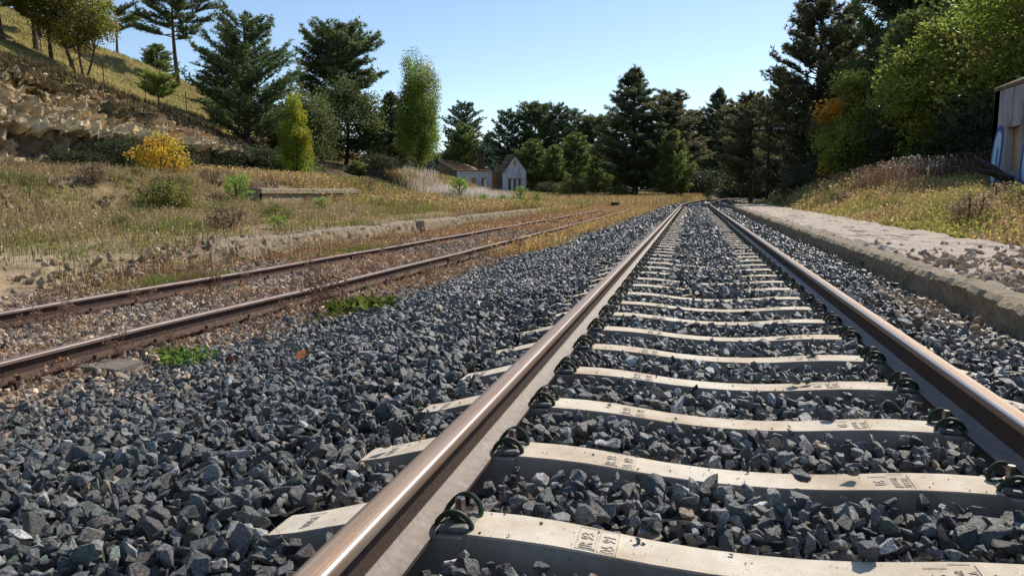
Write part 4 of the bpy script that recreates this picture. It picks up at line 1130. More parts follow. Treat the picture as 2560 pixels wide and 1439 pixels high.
TREES = [
 # name key x y H W label group
 ('pine_tree', 'hill', -42.7, 41.0, 6.2, 5.6, 'light green hillside pine at the very left edge of the photo', G1),
 ('pine_tree', 'hill', -44.6, 45.5, 6.0, 5.2, 'light green hillside pine, second from the left edge of the photo', G1),
 ('pine_tree', 'hill', -41.4, 43.4, 5.4, 4.0, 'light green hillside pine with its thin trunk left of the yellowing oak', G1),
 ('pine_tree', 'hill', -48.5, 50.0, 6.4, 5.5, 'light green hillside pine farther up the slope behind the leftmost ones', G1),
 ('oak_tree', 'oakY', -39.7, 43.8, 5.9, 4.7, 'yellowing many-stemmed oak on the left hillside beside the fence', None),
 ('stone_pine', 'umb2', -57.2, 68.4, 4.9, 5.2, 'smaller flat-topped pine on the crest of the left hill', G1),
 ('stone_pine', 'umb', -44.0, 59.8, 8.6, 7.0, 'taller flat-topped pine with a bare reddish trunk on the left hill', G1),
 ('pine_tree', 'cone', -60.2, 78.4, 3.6, 4.6, 'small pine low behind the crest between the two flat-topped pines', G1),
 ('pine_sapling', 'mini', -28.6, 37.0, 2.7, 1.5, 'small round-headed young pine on a thin stem at the top of the cliff', None),
 ('pine_tree', 'near', -28.2, 44.7, 8.6, 6.4, 'large dark green pine with upswept branches at the end of the cliff', None),
 ('oak_tree', 'oakG', -27.6, 50.7, 6.2, 5.0, 'bushy green oak right behind the large upswept pine', None),
 ('pine_tree', 'pineA', -33.5, 51.0, 5.6, 4.4, 'dark pine half hidden at the left shoulder of the large upswept pine', None),
 ('pine_tree', 'pineD', -34.2, 70.1, 12.6, 7.6, 'tall round-topped pine standing left of the tall poplar', None),
 ('pine_tree', 'bigA', -30.6, 74.6, 8.6, 6.0, 'dark conical pine to the left of the tall poplar and below the round-topped pine', None),
 ('oak_tree', 'oakG', -28.2, 59.5, 7.4, 5.6, 'olive green oak below the tall round-topped pine', None),
 ('pine_tree', 'cone', -25.9, 55.9, 2.0, 2.2, 'small young pine on the terrace behind the yellow-green poplar', None),
 ('pine_tree', 'pineB', -35.1, 86.3, 6.8, 5.4, 'leaning dark pine just left of the tall poplar', None),
 ('poplar_tree', 'poplarY', -21.4, 38.6, 4.6, 2.0, 'small bright yellow-green poplar in front of the dark pines', None),
 ('poplar_tree', 'poplar', -24.4, 66.2, 10.9, 3.35, 'tall slender green poplar with a yellowing crown left of the ruined house', None),
 ('pine_tree', 'pineB', -38.5, 129.7, 13.4, 7.0, 'open pine showing sky through its top, right of the tall poplar', G2),
 ('pine_tree', 'cone', -37.3, 121.5, 9.4, 7.5, 'dense light green pine behind the left end of the ruined house', G2),
 ('pine_tree', 'bigA', -51.4, 193.4, 11.5, 10.5, 'distant hazy pine above the ruined house, the left one', G2),
 ('pine_tree', 'bigA', -47.5, 204.0, 10.0, 11.5, 'distant hazy pine above the ruined house, the right one', G2),
 ('pine_tree', 'pineB', -30.1, 124.7, 13.3, 6.2, 'bare-trunked pine just above the gable of the ruined house', G2),
 ('pine_tree', 'pineD', -25.6, 127.6, 14.2, 7.0, 'tallest round-headed pine right of the ruined house', G2),
 ('pine_tree', 'pineB', -21.8, 124.3, 14.0, 6.0, 'slender pine second right of the ruined house in the back row', G2),
 ('pine_tree', 'pineA', -20.0, 130.9, 13.6, 7.0, 'pine third right of the ruined house in the back row', G2),
 ('pine_tree', 'pineD', -16.4, 127.6, 12.3, 7.2, 'pine fourth right of the ruined house in the back row', G2),
 ('pine_tree', 'bigA', -13.4, 125.1, 9.8, 6.2, 'lower pine at the right end of the back row, before the gap of sky', G2),
 ('pine_tree', 'cone', -21.9, 105.8, 7.4, 6.4, 'light green low pine right against the gable of the ruined house', G2),
 ('pine_tree', 'cone', -16.4, 109.2, 8.6, 7.6, 'light green low pine behind the round bush', G2),
 ('pine_tree', 'cone', -18.8, 103.7, 6.4, 5.0, 'smallest light green low pine between its two neighbours right of the house', G2),
 ('pine_tree', 'cone', -12.3, 101.5, 5.2, 4.8, 'low dark green pine at the left foot of the great conical pine', G2),
 ('pine_tree', 'bigA', -6.9, 93.0, 15.2, 9.6, 'great conical dark pine left of the curve, alone against the sky', G3),
 ('pine_tree', 'bigB', -3.1, 97.9, 12.7, 7.6, 'dark pine leaning on the right side of the great conical pine', G3),
 ('pine_tree', 'cone', -2.3, 90.3, 7.5, 5.4, 'greener low pine at the right foot of the great conical pine', G3),
 ('pine_tree', 'bigB', .2, 143.8, 14.2, 9.0, 'dark pine in the gap at the left end of the far row behind the curve', G3),
 ('pine_tree', 'bigA', 3.8, 142.7, 18.2, 9.4, 'highest dark pine of the far row behind the curve', G3),
 ('pine_tree', 'bigB', 7.0, 135.2, 15.0, 8.4, 'dark pine right of the highest one in the far row', G3),
 ('pine_tree', 'bigA', -5.5, 152.0, 11, 9.0, 'dark pine low behind the great conical pine', G3),
 ('pine_tree', 'bigB', 12.5, 139.0, 16, 9.0, 'dark pine of the far row just above the end of the visible rails', G3),
 ('pine_tree', 'bigA', 17.0, 128.0, 15, 9.0, 'dark pine of the far row hidden behind the telegraph pole', G3),
 ('pine_tree', 'bigB', 5.9, 86.6, 11.5, 5.6, 'slim dark pine at the left foot of the giant right-hand pine', G4),
 ('pine_tree', 'bigB', 9.3, 69.8, 17.4, 7.6, 'giant haze-tinted pine that towers over the right side of the track', G4),
 ('pine_tree', 'bigA', 13.0, 75.7, 15.8, 6.4, 'tall dark pine at the right shoulder of the giant one', G4),
 ('pine_tree', 'bigA', 8.0, 79.7, 13.0, 4.6, 'tall dark pine at the left shoulder of the giant one', G4),
 ('pine_tree', 'pineD', 15.8, 62.8, 18.6, 9.0, 'old pine with long hanging boughs at the top right', G4),
 ('pine_tree', 'pineA', 20.2, 57.3, 19.5, 11.0, 'dark pine high above the right-hand oaks at the top edge', G4),
 ('oak_tree', 'oakG', 12.4, 57.1, 11.4, 6.0, 'olive oak with yellowing leaves right of the giant pine', G4),
 ('maple_tree', 'orange', 8.6, 49.6, 7.4, 3.6, 'small tree with a patch of orange leaves right of the giant pine', G4),
 ('cypress_tree', 'cypress', 11.3, 47.8, 9.6, 3.0, 'narrow dark green cypress among the right-hand oaks', G4),
 ('oak_tree', 'oak2', 12.8, 43.0, 8.6, 7.6, 'bright green oak left of the graffiti building', G4),
 ('oak_tree', 'oak2', 15.2, 38.5, 10.4, 9.6, 'large bright green oak rising over the graffiti building', G4),
 ('oak_tree', 'oak2', 19.2, 37.5, 9.4, 8.6, 'bright green oak behind the graffiti building at the right edge', G4),
 ('oak_tree', 'oak', 16.3, 49.0, 12.4, 8.6, 'dark green oak filling the gap behind the bright green oaks', G4),
 ('oak_tree', 'oak', 21.0, 45.5, 13.5, 9.6, 'dark green oak behind the bright ones at the right edge', G4),
]
for (nm, k, x, y, H, W, lab, g) in TREES: plant(nm, k, x, y, H, W, lab, 'tree', g)
# bushes ------------------------------------------------------------
BUSH = [
 ('dark_bush', 'bush', -23.4, 25.4, .75, 2.8, 'dark shaded bush at the foot of the cliff, left of the golden bush'),
 ('dark_bush', 'bush', -23.4, 27.6, 1.3, 3.0, 'dark shaded bush at the foot of the cliff, just behind the golden bush'),
 ('dark_bush', 'bush', -24.0, 31.4, 1.2, 3.4, 'dark shaded bush at the foot of the cliff, just right of the golden bush'),
 ('dark_bush', 'bush', -24.4, 35.2, 1.4, 4.0, 'dark shaded bush under the end of the cliff'),
 ('dark_bush', 'bush', -24.2, 39.2, 1.7, 4.0, 'dark shaded bush left of the yellow-green poplar'),
 ('dark_bush', 'bush', -24.9, 43.4, 2.2, 4.2, 'dark shaded bush behind the yellow-green poplar'),
 ('green_bush', 'bushG', -22.4, 40.4, 1.6, 2.6, 'grey green bush at the foot of the yellow-green poplar'),
 ('dark_bush', 'bush', -24.5, 57.6, 1.5, 3.2, 'dark bush on the terrace left of the tall poplar'),
 ('golden_bush', 'yellow', -20.6, 26.6, 1.75, 2.5, 'golden orange autumn bush below the cliff'),
 ('green_bush', 'bushG', -15.2, 19.6, 1.0, 1.7, 'yellow-green wispy bush in the dry grass below the golden bush'),
 ('green_bush', 'bushG', -13.6, 88.5, 2.2, 3.9, 'round olive bush in front of the low pines right of the ruined house'),
 ('green_bush', 'bushG', -8.2, 88.0, 1.4, 3.8, 'low spreading bush at the left foot of the great conical pine'),
 ('dark_bush', 'bush', -17.5, 92.0, 1.6, 3.6, 'dark low bush between the ruined house and the round olive bush'),
 ('dark_bush', 'bush', 7.6, 60.0, 2.6, 4.2, 'dark bush behind the base of the telegraph pole'),
 ('dark_bush', 'bush', 6.4, 51.0, 1.8, 2.8, 'dark spiky bush at the left end of the right-hand bank'),
 ('dark_bush', 'bush', 9.6, 53.0, 4.2, 5.2, 'dark undergrowth below the small orange-leaved tree'),
 ('dark_bush', 'bush', 11.2, 45.0, 4.4, 5.6, 'dark undergrowth below the cypress'),
 ('dark_bush', 'bush', 12.2, 38.0, 4.2, 5.6, 'dark undergrowth below the bright green oak'),
 ('dark_bush', 'bush', 12.6, 33.5, 3.6, 5.0, 'dark undergrowth touching the back corner of the graffiti building'),
 ('dark_bush', 'bush', 14.8, 58.0, 6.2, 6.6, 'tall dark undergrowth deep between the right-hand trunks'),
 ('dark_bush', 'bush', 10.6, 66.0, 5.4, 6.2, 'tall dark undergrowth below the giant pine'),
 ('dark_bush', 'bush', 3.0, 128.0, 4.5, 8, 'dark undergrowth behind the far rails, left part'),
 ('dark_bush', 'bush', 6.5, 118.0, 4.0, 8, 'dark undergrowth just beyond the bend of the rails'),
 ('dark_bush', 'bush', .5, 108.0, 3.4, 7, 'dark undergrowth right of the great conical pine'),
 ('dark_bush', 'bush', 12.5, 92.0, 6.0, 8, 'dark undergrowth behind the telegraph pole under the tall pines'),
 ('dark_bush', 'bush', 10.0, 125.5, 5.0, 9, 'dark undergrowth behind the far rails, middle part'),
 ('dark_bush', 'bush', -3.5, 112, 3.2, 7, 'dark undergrowth under the pines left of the curve'),
 ('dark_bush', 'bush', -20.5, 117, 5.0, 9, 'dark undergrowth below the back row of pines, left part'),
 ('dark_bush', 'bush', -12.5, 119, 5.0, 9, 'dark undergrowth below the back row of pines, right part'),
 ('dark_bush', 'bush', 17.5, 121, 5, 9, 'dark undergrowth behind the telegraph pole at the end of the rails'),
 ('green_bush', 'bushG', 9.1, 26.6, .55, 1.6, 'pale green bush against the graffiti building wall'),
 ('green_bush', 'bushG', 4.8, 46.8, .8, 1.2, 'small green bush beside the end of the right platform'),
]
for (nm, k, x, y, H, W, lab) in BUSH:
    plant(nm, k, x, y, H, W, lab, 'bush', trunk='stems', crown='foliage')
for i in range(46):
    x = rng.uniform(-22, -9.6); y = rng.uniform(12, 52)
    if i % 3 == 0: x = rng.uniform(-17.8, -15.8); y = rng.uniform(16, 40)
    sz = rng.uniform(.35, 1.0)
    plant('dried_shrub', 'dryb' if i % 4 else 'bushG', x, y, .62*sz, 1.15*sz, 'small low dried shrub, one of many scattered over the left field', 'shrub', 'dried shrubs of the left field', trunk='stems', crown='foliage')
for i in range(26):
    x = rng.uniform(5.0, 8.8); y = rng.uniform(14, 40); sz = rng.uniform(.4, 1.0)
    plant('meadow_shrub', 'bushG' if i % 3 else 'dryb', x, y, .75*sz, 1.1*sz, 'small leafy shrub, one of many in the tall grass of the right bank', 'shrub', 'small shrubs of the right bank', trunk='stems', crown='foliage')
SAP = [(-17.6, 56.6, 1.5, 1.5, 'largest bright green pine seedling in front of the pale tall grass'),
       (-15.4, 55.6, .7, .7, 'small pine seedling right of the largest one, the left of two'), (-14.2, 56.4, .7, .7, 'small pine seedling right of the largest one, the right of two'),
       (-12.6, 55.6, 1.25, .9, 'pine seedling in front of the ruined gable'), (-11.4, 55.9, .95, .7, 'pine seedling just right of the one in front of the ruined gable'),
       (-15.7, 24.0, .95, 1.0, 'bright green leafy shoot in the left field beside the stone ledge'), (-13.6, 26.2, .45, .6, 'little green tuft in the field below the stone ledge'),
       (-9.6, 16.2, .3, .5, 'little green tuft near the old platform edge')]
for (x, y, H, W, lab) in SAP: plant('pine_seedling', 'sap', x, y, H, W, lab, 'seedling', 'pine seedlings in the left field', trunk='stem', crown='needles')

# ------------------------------------------------------------------ distant wood (one mass)
def far_wood():
    C, CC, A = [], [], []
    for i in range(420):
        side = rng.random()
        if side < .45: x = rng.uniform(-160, -40); y = rng.uniform(150, 300)
        elif side < .8: x = rng.uniform(-40, 45); y = rng.uniform(165, 300)
        else: x = rng.uniform(28, 90); y = rng.uniform(40, 200)
        if x < -42 and y < 210: continue
        z = gz(x, y); h = rng.uniform(8, 13) if x > -40 else rng.uniform(6, 9)
        if y > 160 and -62 < x < -30: h = min(h, 7)
        for k in range(70):
            t = rng.random(); w = 3.4*(1-t)**.6*(.5+.5*rng.random()); a = rng.uniform(0, 6.28)
            C.append((x+w*math.cos(a), y+w*math.sin(a), z+.5+h*t)); A.append((.3*math.cos(a), .3*math.sin(a), .9))
            CC.append(np.array([.085, .12, .085])*rng.uniform(.6, 1.5))
    A = np.array(A); A /= np.linalg.norm(A, axis=1)[:, None]
    V, F, c = tufts(np.array(C), A, 9, 1.5, .24, np.array(CC), 1.0)
    tag(link('forest', np_mesh('forest', V, F, c), MNEEDLE), 'far dark conifer wood closing the view behind all other trees', 'forest', kind='stuff')
far_wood()

# ------------------------------------------------------------------ grass and weeds
def blades(name, x, y, z, h, w, col, label, cat='grass', lean=.35, head=0.0, headcol=None, mat=None):
    n = len(x); a = rng.uniform(0, 2*PI, n); b = rng.uniform(0, 2*PI, n)
    s = np.c_[np.cos(a), np.sin(a), np.zeros(n)]*w[:, None]/2
    ln = np.abs(rng.normal(0, lean, n))*h
    base = np.c_[x, y, z-.02]
    mid = base+np.c_[np.cos(b)*ln*.3, np.sin(b)*ln*.3, h*.55]
    tip = base+np.c_[np.cos(b)*ln, np.sin(b)*ln, h*np.sqrt(np.clip(1-(ln/h)**2*.5, .3, 1))]
    V = np.stack([base-s, base+s, mid+s*.75, tip, mid-s*.75], 1)
    F1 = np.array([[0, 1, 2, 4]])+(np.arange(n)*5)[:, None]; F2 = np.array([[4, 2, 3, 3]])+(np.arange(n)*5)[:, None]
    V = V.reshape(-1, 3)
    tri = np.concatenate([F1[:, [0, 1, 2]], F1[:, [0, 2, 3]], F2[:, :3]])
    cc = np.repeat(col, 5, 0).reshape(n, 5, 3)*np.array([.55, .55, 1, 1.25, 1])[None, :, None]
    cc = cc.reshape(-1, 3)
    if head > 0:
        k = np.where(rng.random(n) < head)[0]; m = len(k); r_ = (w[k]*1.9)[:, None]
        R = rand_rot(m, 1.0)
        q = np.array([[-1, 0, 0], [1, 0, 0], [0, 0, 1.8], [0, 1, .9]])
        hv = (np.einsum('nij,vj->nvi', R, q)*r_[:, :, None]*.9+tip[k][:, None]).reshape(-1, 3)
        hf = np.concatenate([np.array([[0, 1, 2]])+(np.arange(m)*4)[:, None], np.array([[0, 3, 2]])+(np.arange(m)*4)[:, None]])+len(V)
        V = np.concatenate([V, hv]); tri = np.concatenate([tri, hf])
        hc = headcol if headcol is not None else col[k]*1.4
        cc = np.concatenate([cc, np.repeat(np.broadcast_to(hc, (m, 3)), 4, 0)])
    return tag(link(name, np_mesh(name, V, tri, cc), mat or MGRASS), label, cat, kind='stuff')
def mixcol(n, cols, p, sd=.25):
    i = rng.choice(len(cols), n, p=np.array(p)/sum(p))
    return np.array(cols)[i]*np.exp(rng.normal(0, sd, n))[:, None]
STRAW = (.46, .35, .19); GOLD = (.55, .38, .14); BRN = (.25, .17, .10); GRN = (.15, .21, .04); OLV = (.25, .24, .07); RED = (.34, .17, .10); PALE = (.48, .42, .33)
def pick(x0, x1, y0, y1, n, f):
    """f(x,y) -> keep probability"""
    x = rng.uniform(x0, x1, n); y = rng.uniform(y0, y1, n); k = rng.random(n) < f(x, y); return x[k], y[k]
# left field, near
x, y = pick(-24.5, -8.45, -1, 30, 400000, lambda x, y: np.clip(.15+2.2*(fbm(x, y, .9, 3)-.33), .05, 1)*np.where(x > -10.6, np.clip((fbm(x, y, 1.4, 2)-.25)*3, .15, .9), 1))
n = len(x); gr = fbm(x+30, y, .45, 3)
h = rng.uniform(.06, .26, n)*np.where(x > -10.5, .6, 1)*(0.3+1.7*fbm(x, y, 1.6, 3)**1.3*1.3); w = rng.uniform(.006, .014, n)
c = np.where((gr > .60)[:, None] & (rng.random(n) < .75)[:, None], mixcol(n, [GRN, OLV], [.5, .5]), mixcol(n, [STRAW, GOLD, BRN, OLV, PALE], [.34, .10, .3, .16, .10]))
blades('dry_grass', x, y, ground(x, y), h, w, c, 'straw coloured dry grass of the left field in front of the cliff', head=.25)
x, y = pick(-25, -7.5, 30, 62, 170000, lambda x, y: np.where(y > 40, 1, (x < -8.5)*1.0)*np.clip(.4+fbm(x, y, .3, 2), 0, 1)); n = len(x); gr = fbm(x+30, y, .45, 3)
c = np.where((gr > .55)[:, None] & (rng.random(n) < .6)[:, None], mixcol(n, [GRN, OLV], [.4, .6]), mixcol(n, [STRAW, GOLD, BRN, OLV], [.4, .25, .25, .1]))
blades('dry_grass', x, y, ground(x, y), rng.uniform(.18, .55, n), rng.uniform(.014, .028, n), c, 'straw coloured dry grass in the middle of the left field around the seedlings', head=.25)
x, y = pick(-45, 1.5, 60, 125, 120000, lambda x, y: (x-trk(y) < -2.6)*1.0); n = len(x)
c = mixcol(n, [STRAW, GOLD, BRN, OLV], [.4, .3, .2, .15])
blades('dry_grass', x, y, ground(x, y), rng.uniform(.2, .55, n), rng.uniform(.03, .055, n), c, 'straw coloured dry grass far off between the curve and the wood')
x, y = pick(-8, -2.4, 44, 64, 30000, lambda x, y: 1.0*(x > -8)); n = len(x)
blades('dry_grass', x, y, ground(x, y), rng.uniform(.06, .20, n)*(1+.6*sm(y, 48, 56)), rng.uniform(.014, .028, n), mixcol(n, [STRAW, GOLD, RED, BRN], [.3, .3, .2, .2]), 'rusty dry grass burying the far end of the side track')
# hillside turf
x, y = pick(-85, -30.4, 24, 100, 190000, lambda x, y: np.clip(.35+1.2*(fbm(x, y, .5, 3)-.3), .05, 1)); n = len(x)
blades('hill_grass', x, y, ground(x, y)+(fbm(x+9, y, .25)-.5)*.9+(fbm(x, y, .9)-.5)*.22, rng.uniform(.10, .32, n), rng.uniform(.02, .045, n), mixcol(n, [(.33, .29, .10), (.25, .25, .075), BRN, GRN], [.40, .38, .15, .12]), 'yellow-brown turf on the left hillside')
# heather along the top of the cliff
x, y = pick(-32.2, -29.0, 12, 58, 22000, lambda x, y: np.clip((fbm(x, y, .9, 2)-.40)*6, 0, 1)); n = len(x)
blades('heath_scrub', x, y, ground(x, y)-.05, rng.uniform(.2, .6, n), rng.uniform(.03, .06, n), mixcol(n, [(.10, .07, .045), (.13, .09, .05), (.09, .09, .04)], [1, 1, 1]), 'brown heath scrub on the rim of the cliff', 'scrub', lean=.6)
x, y = pick(-30.5, -25.4, 14, 54, 20000, lambda x, y: np.clip((fbm(x, y, 1.1, 2)-.50)*8, 0, 1)); n = len(x)
u_ = (-x-24.2)/5.8; zb_ = ground(np.full(n, -23.4), y); zt_ = ground(np.full(n, -30.6), y)
blades('heath_scrub', x, y, zb_+(zt_-zb_)*np.interp(u_, [0, .2, .27, .36, .6, .82, 1], [0, .15, .35, .56, .72, .9, 1])+.15, rng.uniform(.12, .42, n), rng.uniform(.03, .06, n), mixcol(n, [(.13, .10, .06), (.10, .10, .045), (.16, .11, .06)], [1, 1, 1]), 'patches of brown scrub growing on the cliff face', 'scrub', lean=.8)
# foot of the cliff, dark
x, y = pick(-25, -20, 12, 60, 30000, lambda x, y: 1.0*(x < 0)); n = len(x)
blades('dry_grass', x, y, ground(x, y), rng.uniform(.12, .38, n), rng.uniform(.012, .025, n), mixcol(n, [BRN, (.11, .085, .05), STRAW], [.5, .4, .2]), 'brown rank grass along the foot of the cliff')
# pale feathery grass by the house
x, y = pick(-22.8, -14.0, 55, 66, 26000, lambda x, y: np.exp(-((x+18.6)/3.4)**2)*np.exp(-((y-60)/3.5)**2)*np.clip((fbm(x, y, 1.2, 2)-.25)*2.5, .1, 1)); n = len(x)
blades('feather_grass', x, y, ground(x, y), rng.uniform(.4, 1.15, n), rng.uniform(.02, .04, n), mixcol(n, [(.72, .67, .62), (.55, .48, .42)], [.7, .3], .15), 'tall silvery feathery grass in front of the ruined house', lean=.22)
# side track zone: reddish weeds + green mats
x, y = pick(-8.3, -3.2, .3, 44, 205000, lambda x, y: np.clip((fbm(x, y, 1.1, 3)-.40)*4, 0.06, 1)*np.where((x > -4.0) & (y < 7), .25, 1)); n = len(x)
gm = .6*np.exp(-((x+6.9)**2/.4+(y-9.0)**2/.8))+.6*np.exp(-((x+6.75)**2/.4+(y-15.0)**2/2))
c = np.where((rng.random(n) < gm)[:, None], mixcol(n, [(.13, .19, .025), (.18, .20, .04)], [.6, .4]), mixcol(n, [RED, STRAW, BRN, OLV], [.45, .25, .25, .08]))
far = sm(y, 6, 30)
blades('trackside_weeds', x, y, ground(x, y), rng.uniform(.03, .13, n)*(1+.35*far)*(1+gm*.6), rng.uniform(.004, .008, n)*(1+2.0*far), c, 'low reddish and green weeds growing over the side track', 'weeds', lean=.6, head=.35)
x, y = pick(-8.7, -7.3, 8, 44, 26000, lambda x, y: np.exp(-((x+7.95)/.38)**2)*np.clip((fbm(x, y, .9, 2)-.22)*2.6, .1, 1)); n = len(x)
blades('dry_grass', x, y, ground(x, y)+np.where(x < -8.2, .05, 0), rng.uniform(.10, .40, n), rng.uniform(.008, .018, n), mixcol(n, [BRN, STRAW, RED, OLV], [.35, .3, .2, .15]), 'brown dry grass hanging along the foot of the old left platform edge', lean=.6, head=.2)
# dense green mats
x = np.concatenate([rng.normal(-7.1, .25, 3800), rng.normal(-6.9, .28, 5200), rng.normal(-3.45, .10, 2600)])
y = np.concatenate([rng.normal(9.3, .55, 3800), rng.normal(14.8, .9, 5200), rng.normal(7.15, .30, 2600)]); n = len(x)
blades('green_weeds', x, y, ground(x, y), rng.uniform(.03, .15, n), rng.uniform(.006, .012, n), mixcol(n, [(.12, .17, .03), (.20, .21, .05), OLV], [.5, .3, .3]), 'fresh green low weeds beside the side track', 'weeds', lean=.6)
# yellow green strip where the side track vanishes
x, y = pick(-4.2, -2.2, 14, 46, 26000, lambda x, y: np.exp(-((x-(-3.5+.02*(y-14)))/.45)**2)*np.clip((fbm(x, y, .8, 2)-.3)*3, .1, 1)); n = len(x)
blades('dry_grass', x, y, ground(x, y), rng.uniform(.08, .32, n), rng.uniform(.010, .02, n), mixcol(n, [GOLD, (.32, .27, .06), RED, STRAW], [.4, .2, .2, .2]), 'golden dry weeds on the strip between the side track and the ballast', head=.3)
# right bank meadow
def meadow(x, y):
    return np.where(x > 4.05+.15*fbm(y, y*0+4, .9, 2), 1, 0)*np.clip(.4+fbm(x, y, .6, 2), 0, 1)
x, y = pick(3.95, 14, -2, 34, 300000, lambda x, y: meadow(x, y)*((x < 9.5) | (y > 29.3))); n = len(x); gr = fbm(x+70, y, .4, 3)
edge = sm(x, 4.0, 6.2)
h = rng.uniform(.12, .42, n)*(.30+1.0*edge)*(.4+1.3*fbm(x+11, y, 1.3, 3))
c = np.where((gr > .50)[:, None] & (rng.random(n) < .7)[:, None], mixcol(n, [(.24, .27, .06), (.38, .34, .10)], [.45, .55]), mixcol(n, [STRAW, GOLD, BRN, OLV], [.4, .2, .25, .15]))
blades('meadow_grass', x, y, ground(x, y), h, rng.uniform(.008, .02, n), c, 'tall green and straw meadow grass on the right bank in front of the graffiti building', head=.35)
x, y = pick(3.9, 14, 34, 75, 90000, lambda x, y: (x-trk(y) > 3.9)*1.0); n = len(x)
blades('meadow_grass', x, y, ground(x, y), rng.uniform(.2, .85, n)*(.35+sm(x-trk(y), 3.9, 6.5)), rng.uniform(.015, .04, n), mixcol(n, [OLV, STRAW, (.22, .22, .05), BRN], [.3, .3, .2, .2]), 'tall grass on the right bank farther along below the trees', head=.3)
x, y = pick(6.2, 12, 29.5, 47, 22000, lambda x, y: np.clip((fbm(x, y, .5, 2)-.35)*4, 0, 1)*((x < 9.0) | (y > 31.5))); n = len(x)
blades('dry_weeds', x, y, ground(x, y), rng.uniform(.7, 1.35, n), rng.uniform(.010, .022, n), mixcol(n, [(.17, .10, .06), (.24, .16, .09), (.36, .30, .22)], [.5, .35, .15]), 'tall brown seed stalks on the crest of the right bank', 'weeds', head=.8, lean=.3)
x, y = pick(7.4, 9.8, 33, 41, 420, lambda x, y: 1.0*(x > 0)); n = len(x)
blades('silver_stalks', x, y, ground(x, y), rng.uniform(.8, 1.4, n), rng.uniform(.02, .04, n), mixcol(n, [(.5, .46, .38)], [1], .15), 'silvery dead stalks standing out on the crest of the right bank', 'weeds', head=.9, lean=.2)

# single dried weeds with seed heads by the side track
def weed_mesh(seed, H=.44, col=(.20, .105, .065)):
    r = random.Random(seed); b = MB(); heads = []
    def grow(p, d, L, depth, rad):
        q = p+d*L*.5+Vector((r.gauss(0, .02), r.gauss(0, .02), 0))*L*3; e = q+(d+Vector((0, 0, .25))).normalized()*L*.5
        b.tube([p, q, e], [rad, rad*.8, rad*.55], 3)
        if depth == 0: heads.append(e); return
        for k in range(r.choice([2, 3])):
            nd = (d+Vector((r.gauss(0, .5), r.gauss(0, .5), r.uniform(0, .4)))).normalized()
            grow(p.lerp(e, r.uniform(.4, 1)), nd, L*r.uniform(.5, .75), depth-1, rad*.6)
    for i in range(r.choice([4, 5, 6])):
        d = Vector((r.gauss(0, .35), r.gauss(0, .35), 1)).normalized(); grow(Vector((r.gauss(0, .01), r.gauss(0, .01), 0)), d, H*.5, 3, .0045)
    hb = b
    for e in heads:
        s = r.uniform(.009, .017)
        hb.add([e+Vector(v)*s for v in ((1, 0, 0), (-1, 0, 0), (0, 1, 0), (0, -1, 0), (0, 0, 1), (0, 0, -1))],
               [(0, 2, 4), (2, 1, 4), (1, 3, 4), (3, 0, 4), (2, 0, 5), (1, 2, 5), (3, 1, 5), (0, 3, 5)], 1)
    return hb.mesh('dried_weed')
MHEAD = m_noise('seed_head', [(.3, (.22, .12, .07)), (.7, (.42, .27, .15))], 30, .9)
WEED = []
for s in range(5):
    a = weed_mesh(300+s); a.materials.append(MDRYSTEM); a.materials.append(MHEAD); WEED.append(a)
def weed(x, y, sc, lab):
    r = link('dried_weed', WEED[rng.integers(0, 5)]); r.location = (x, y, gz(x, y)); r.rotation_euler = (0, 0, rng.uniform(0, 6.28))
    r.scale = (sc*1.1, sc*1.1, sc); tag(r, lab, 'weed', 'dried weeds along the side track')
weed(-3.74, 6.75, 1.15, 'largest dried brown weed, standing against the near rail of the side track')
weed(-3.62, 6.95, .95, 'dried brown weed just right of the largest one')
weed(-3.15, 8.65, .7, 'reddish dried weed rising alone out of the dark stones')
weed(-3.49, 14.4, .9, 'reddish dried weed near the middle of the strip between the tracks')
weed(-3.6, 5.55, .55, 'low bushy weed at the edge of the dark ballast')
for i in range(120):
    y = 4.4+32*rng.random()**1.6; q = rng.random()
    if q < .45: x = scx(y)+.869+rng.choice([-.2, .22])+rng.normal(0, .12)
    elif q < .7: x = scx(y)-.869+rng.choice([-.22, .22])+rng.normal(0, .12)
    else: x = rng.uniform(-8.0, -3.3)
    weed(x, y, rng.uniform(.28, .62), 'small dried reddish weed with dotted seed heads, one of many along the side track')
# rosettes and fallen leaves
def rosette(x, y, R, col, lab, n=46):
    r_ = rng.uniform(.05, 1, n)*R; a = rng.uniform(0, 6.28, n)
    c = np.c_[r_*np.cos(a), r_*np.sin(a), .015+.05*rng.random(n)]
    V, F, cc = leaves(c, rng.uniform(.028, .05, n)*(1+1.2*(R > .3)), np.array(col)*rng.uniform(.6, 1.4, (n, 1)), .45, .35)
    o = link('leafy_weed', np_mesh('leafy_weed', V, F, cc), MLEAF); o.location = (x, y, max(gz(x, y), float(bsurf(np.array([x]), np.array([y]))[0]))+.02)
    tag(o, lab, 'weed')
rosette(-3.62, 4.62, .22, (.14, .26, .04), 'flat bright green thistle rosette at the edge of the dark ballast', 90)
rosette(-3.80, 4.72, .17, (.17, .22, .05), 'yellow-green low plant left of the thistle rosette', 70)
rosette(-3.40, 7.05, .35, (.13, .17, .03), 'green creeping plant on the ballast edge beside the largest dried weed', 220)
rosette(2.0, 10.6, .12, (.15, .22, .03), 'tiny green tuft against the right platform kerb', 40)
rosette(3.55, 11.6, .10, (.17, .27, .04), 'tiny bright green plant on the right platform paving', 36)
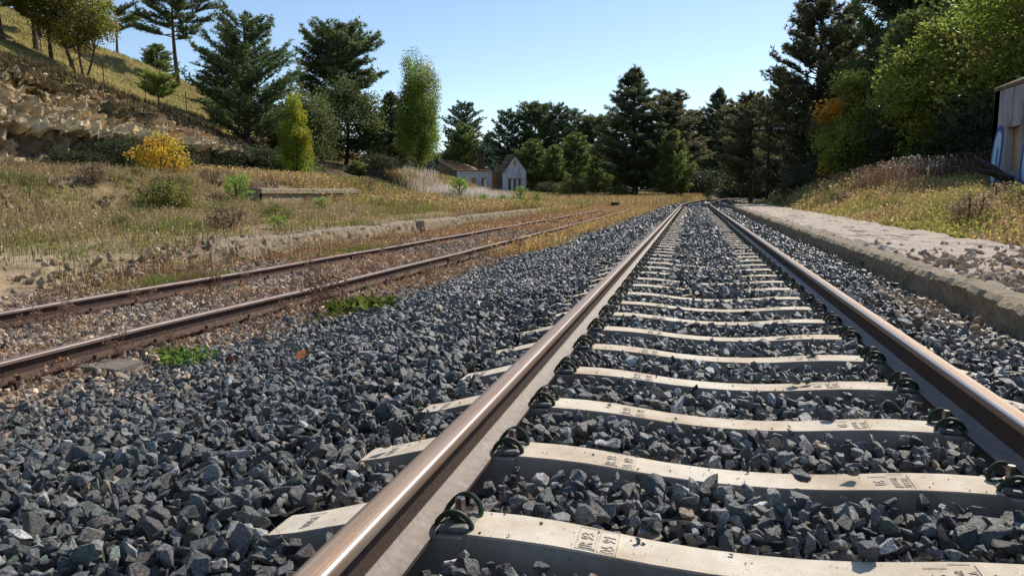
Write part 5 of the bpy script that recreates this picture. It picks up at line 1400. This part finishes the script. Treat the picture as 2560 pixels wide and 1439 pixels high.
def fallen(x, y, col, lab):
    V, F, cc = leaves(np.array([[0, 0, 0], [.03, .02, .01]]), np.array([.05, .035]), np.array([col, col]), .5, .6)
    o = link('fallen_leaf', np_mesh('fallen_leaf', V, F, cc), MLEAF); o.location = (x, y, float(bsurf(np.array([x]), np.array([y]))[0])+.035); tag(o, lab, 'leaf')
fallen(-3.15, 4.43, (.16, .07, .04), 'dark brown fallen leaf on the ballast right of the thistle rosette')
fallen(-2.54, 4.27, (.30, .12, .07), 'reddish fallen leaf on the ballast in the left foreground')

# ------------------------------------------------------------------ light, sky, camera
el, az = math.radians(41), math.radians(26)
sd = Vector((math.sin(az)*math.cos(el), math.cos(az)*math.cos(el), math.sin(el)))
sl = bpy.data.lights.new('sun', 'SUN'); sl.energy = 5.0; sl.angle = math.radians(.53); sl.color = (1, .90, .76)
so = bpy.data.objects.new('sun', sl); COL.objects.link(so); so.rotation_euler = sd.to_track_quat('Z', 'Y').to_euler()
w = bpy.data.worlds.new('World'); S.world = w; w.use_nodes = True; nt = w.node_tree; nt.nodes.clear()
sky = nt.nodes.new('ShaderNodeTexSky'); sky.sky_type = 'NISHITA'; sky.sun_disc = False
sky.sun_elevation = el; sky.sun_rotation = az; sky.altitude = 900; sky.air_density = 1.0; sky.dust_density = .4; sky.ozone_density = 1.6
bg = nt.nodes.new('ShaderNodeBackground'); bg.inputs['Strength'].default_value = .15
ow = nt.nodes.new('ShaderNodeOutputWorld'); nt.links.new(sky.outputs[0], bg.inputs[0]); nt.links.new(bg.outputs[0], ow.inputs[0])
cam = bpy.data.cameras.new('camera'); co = bpy.data.objects.new('camera', cam); COL.objects.link(co)
co.location = (-.181, 0, .861); co.rotation_euler = (PI/2-math.radians(7.08), 0, math.radians(13.205))
cam.sensor_width = 36; cam.lens = 1912.8/2560*36; cam.clip_start = .05; cam.clip_end = 3000
S.camera = co
S.view_settings.view_transform = 'Standard'; S.view_settings.look = 'None'; S.view_settings.exposure = 0; S.view_settings.gamma = 1
S.cycles.max_bounces = 6; S.cycles.transparent_max_bounces = 4
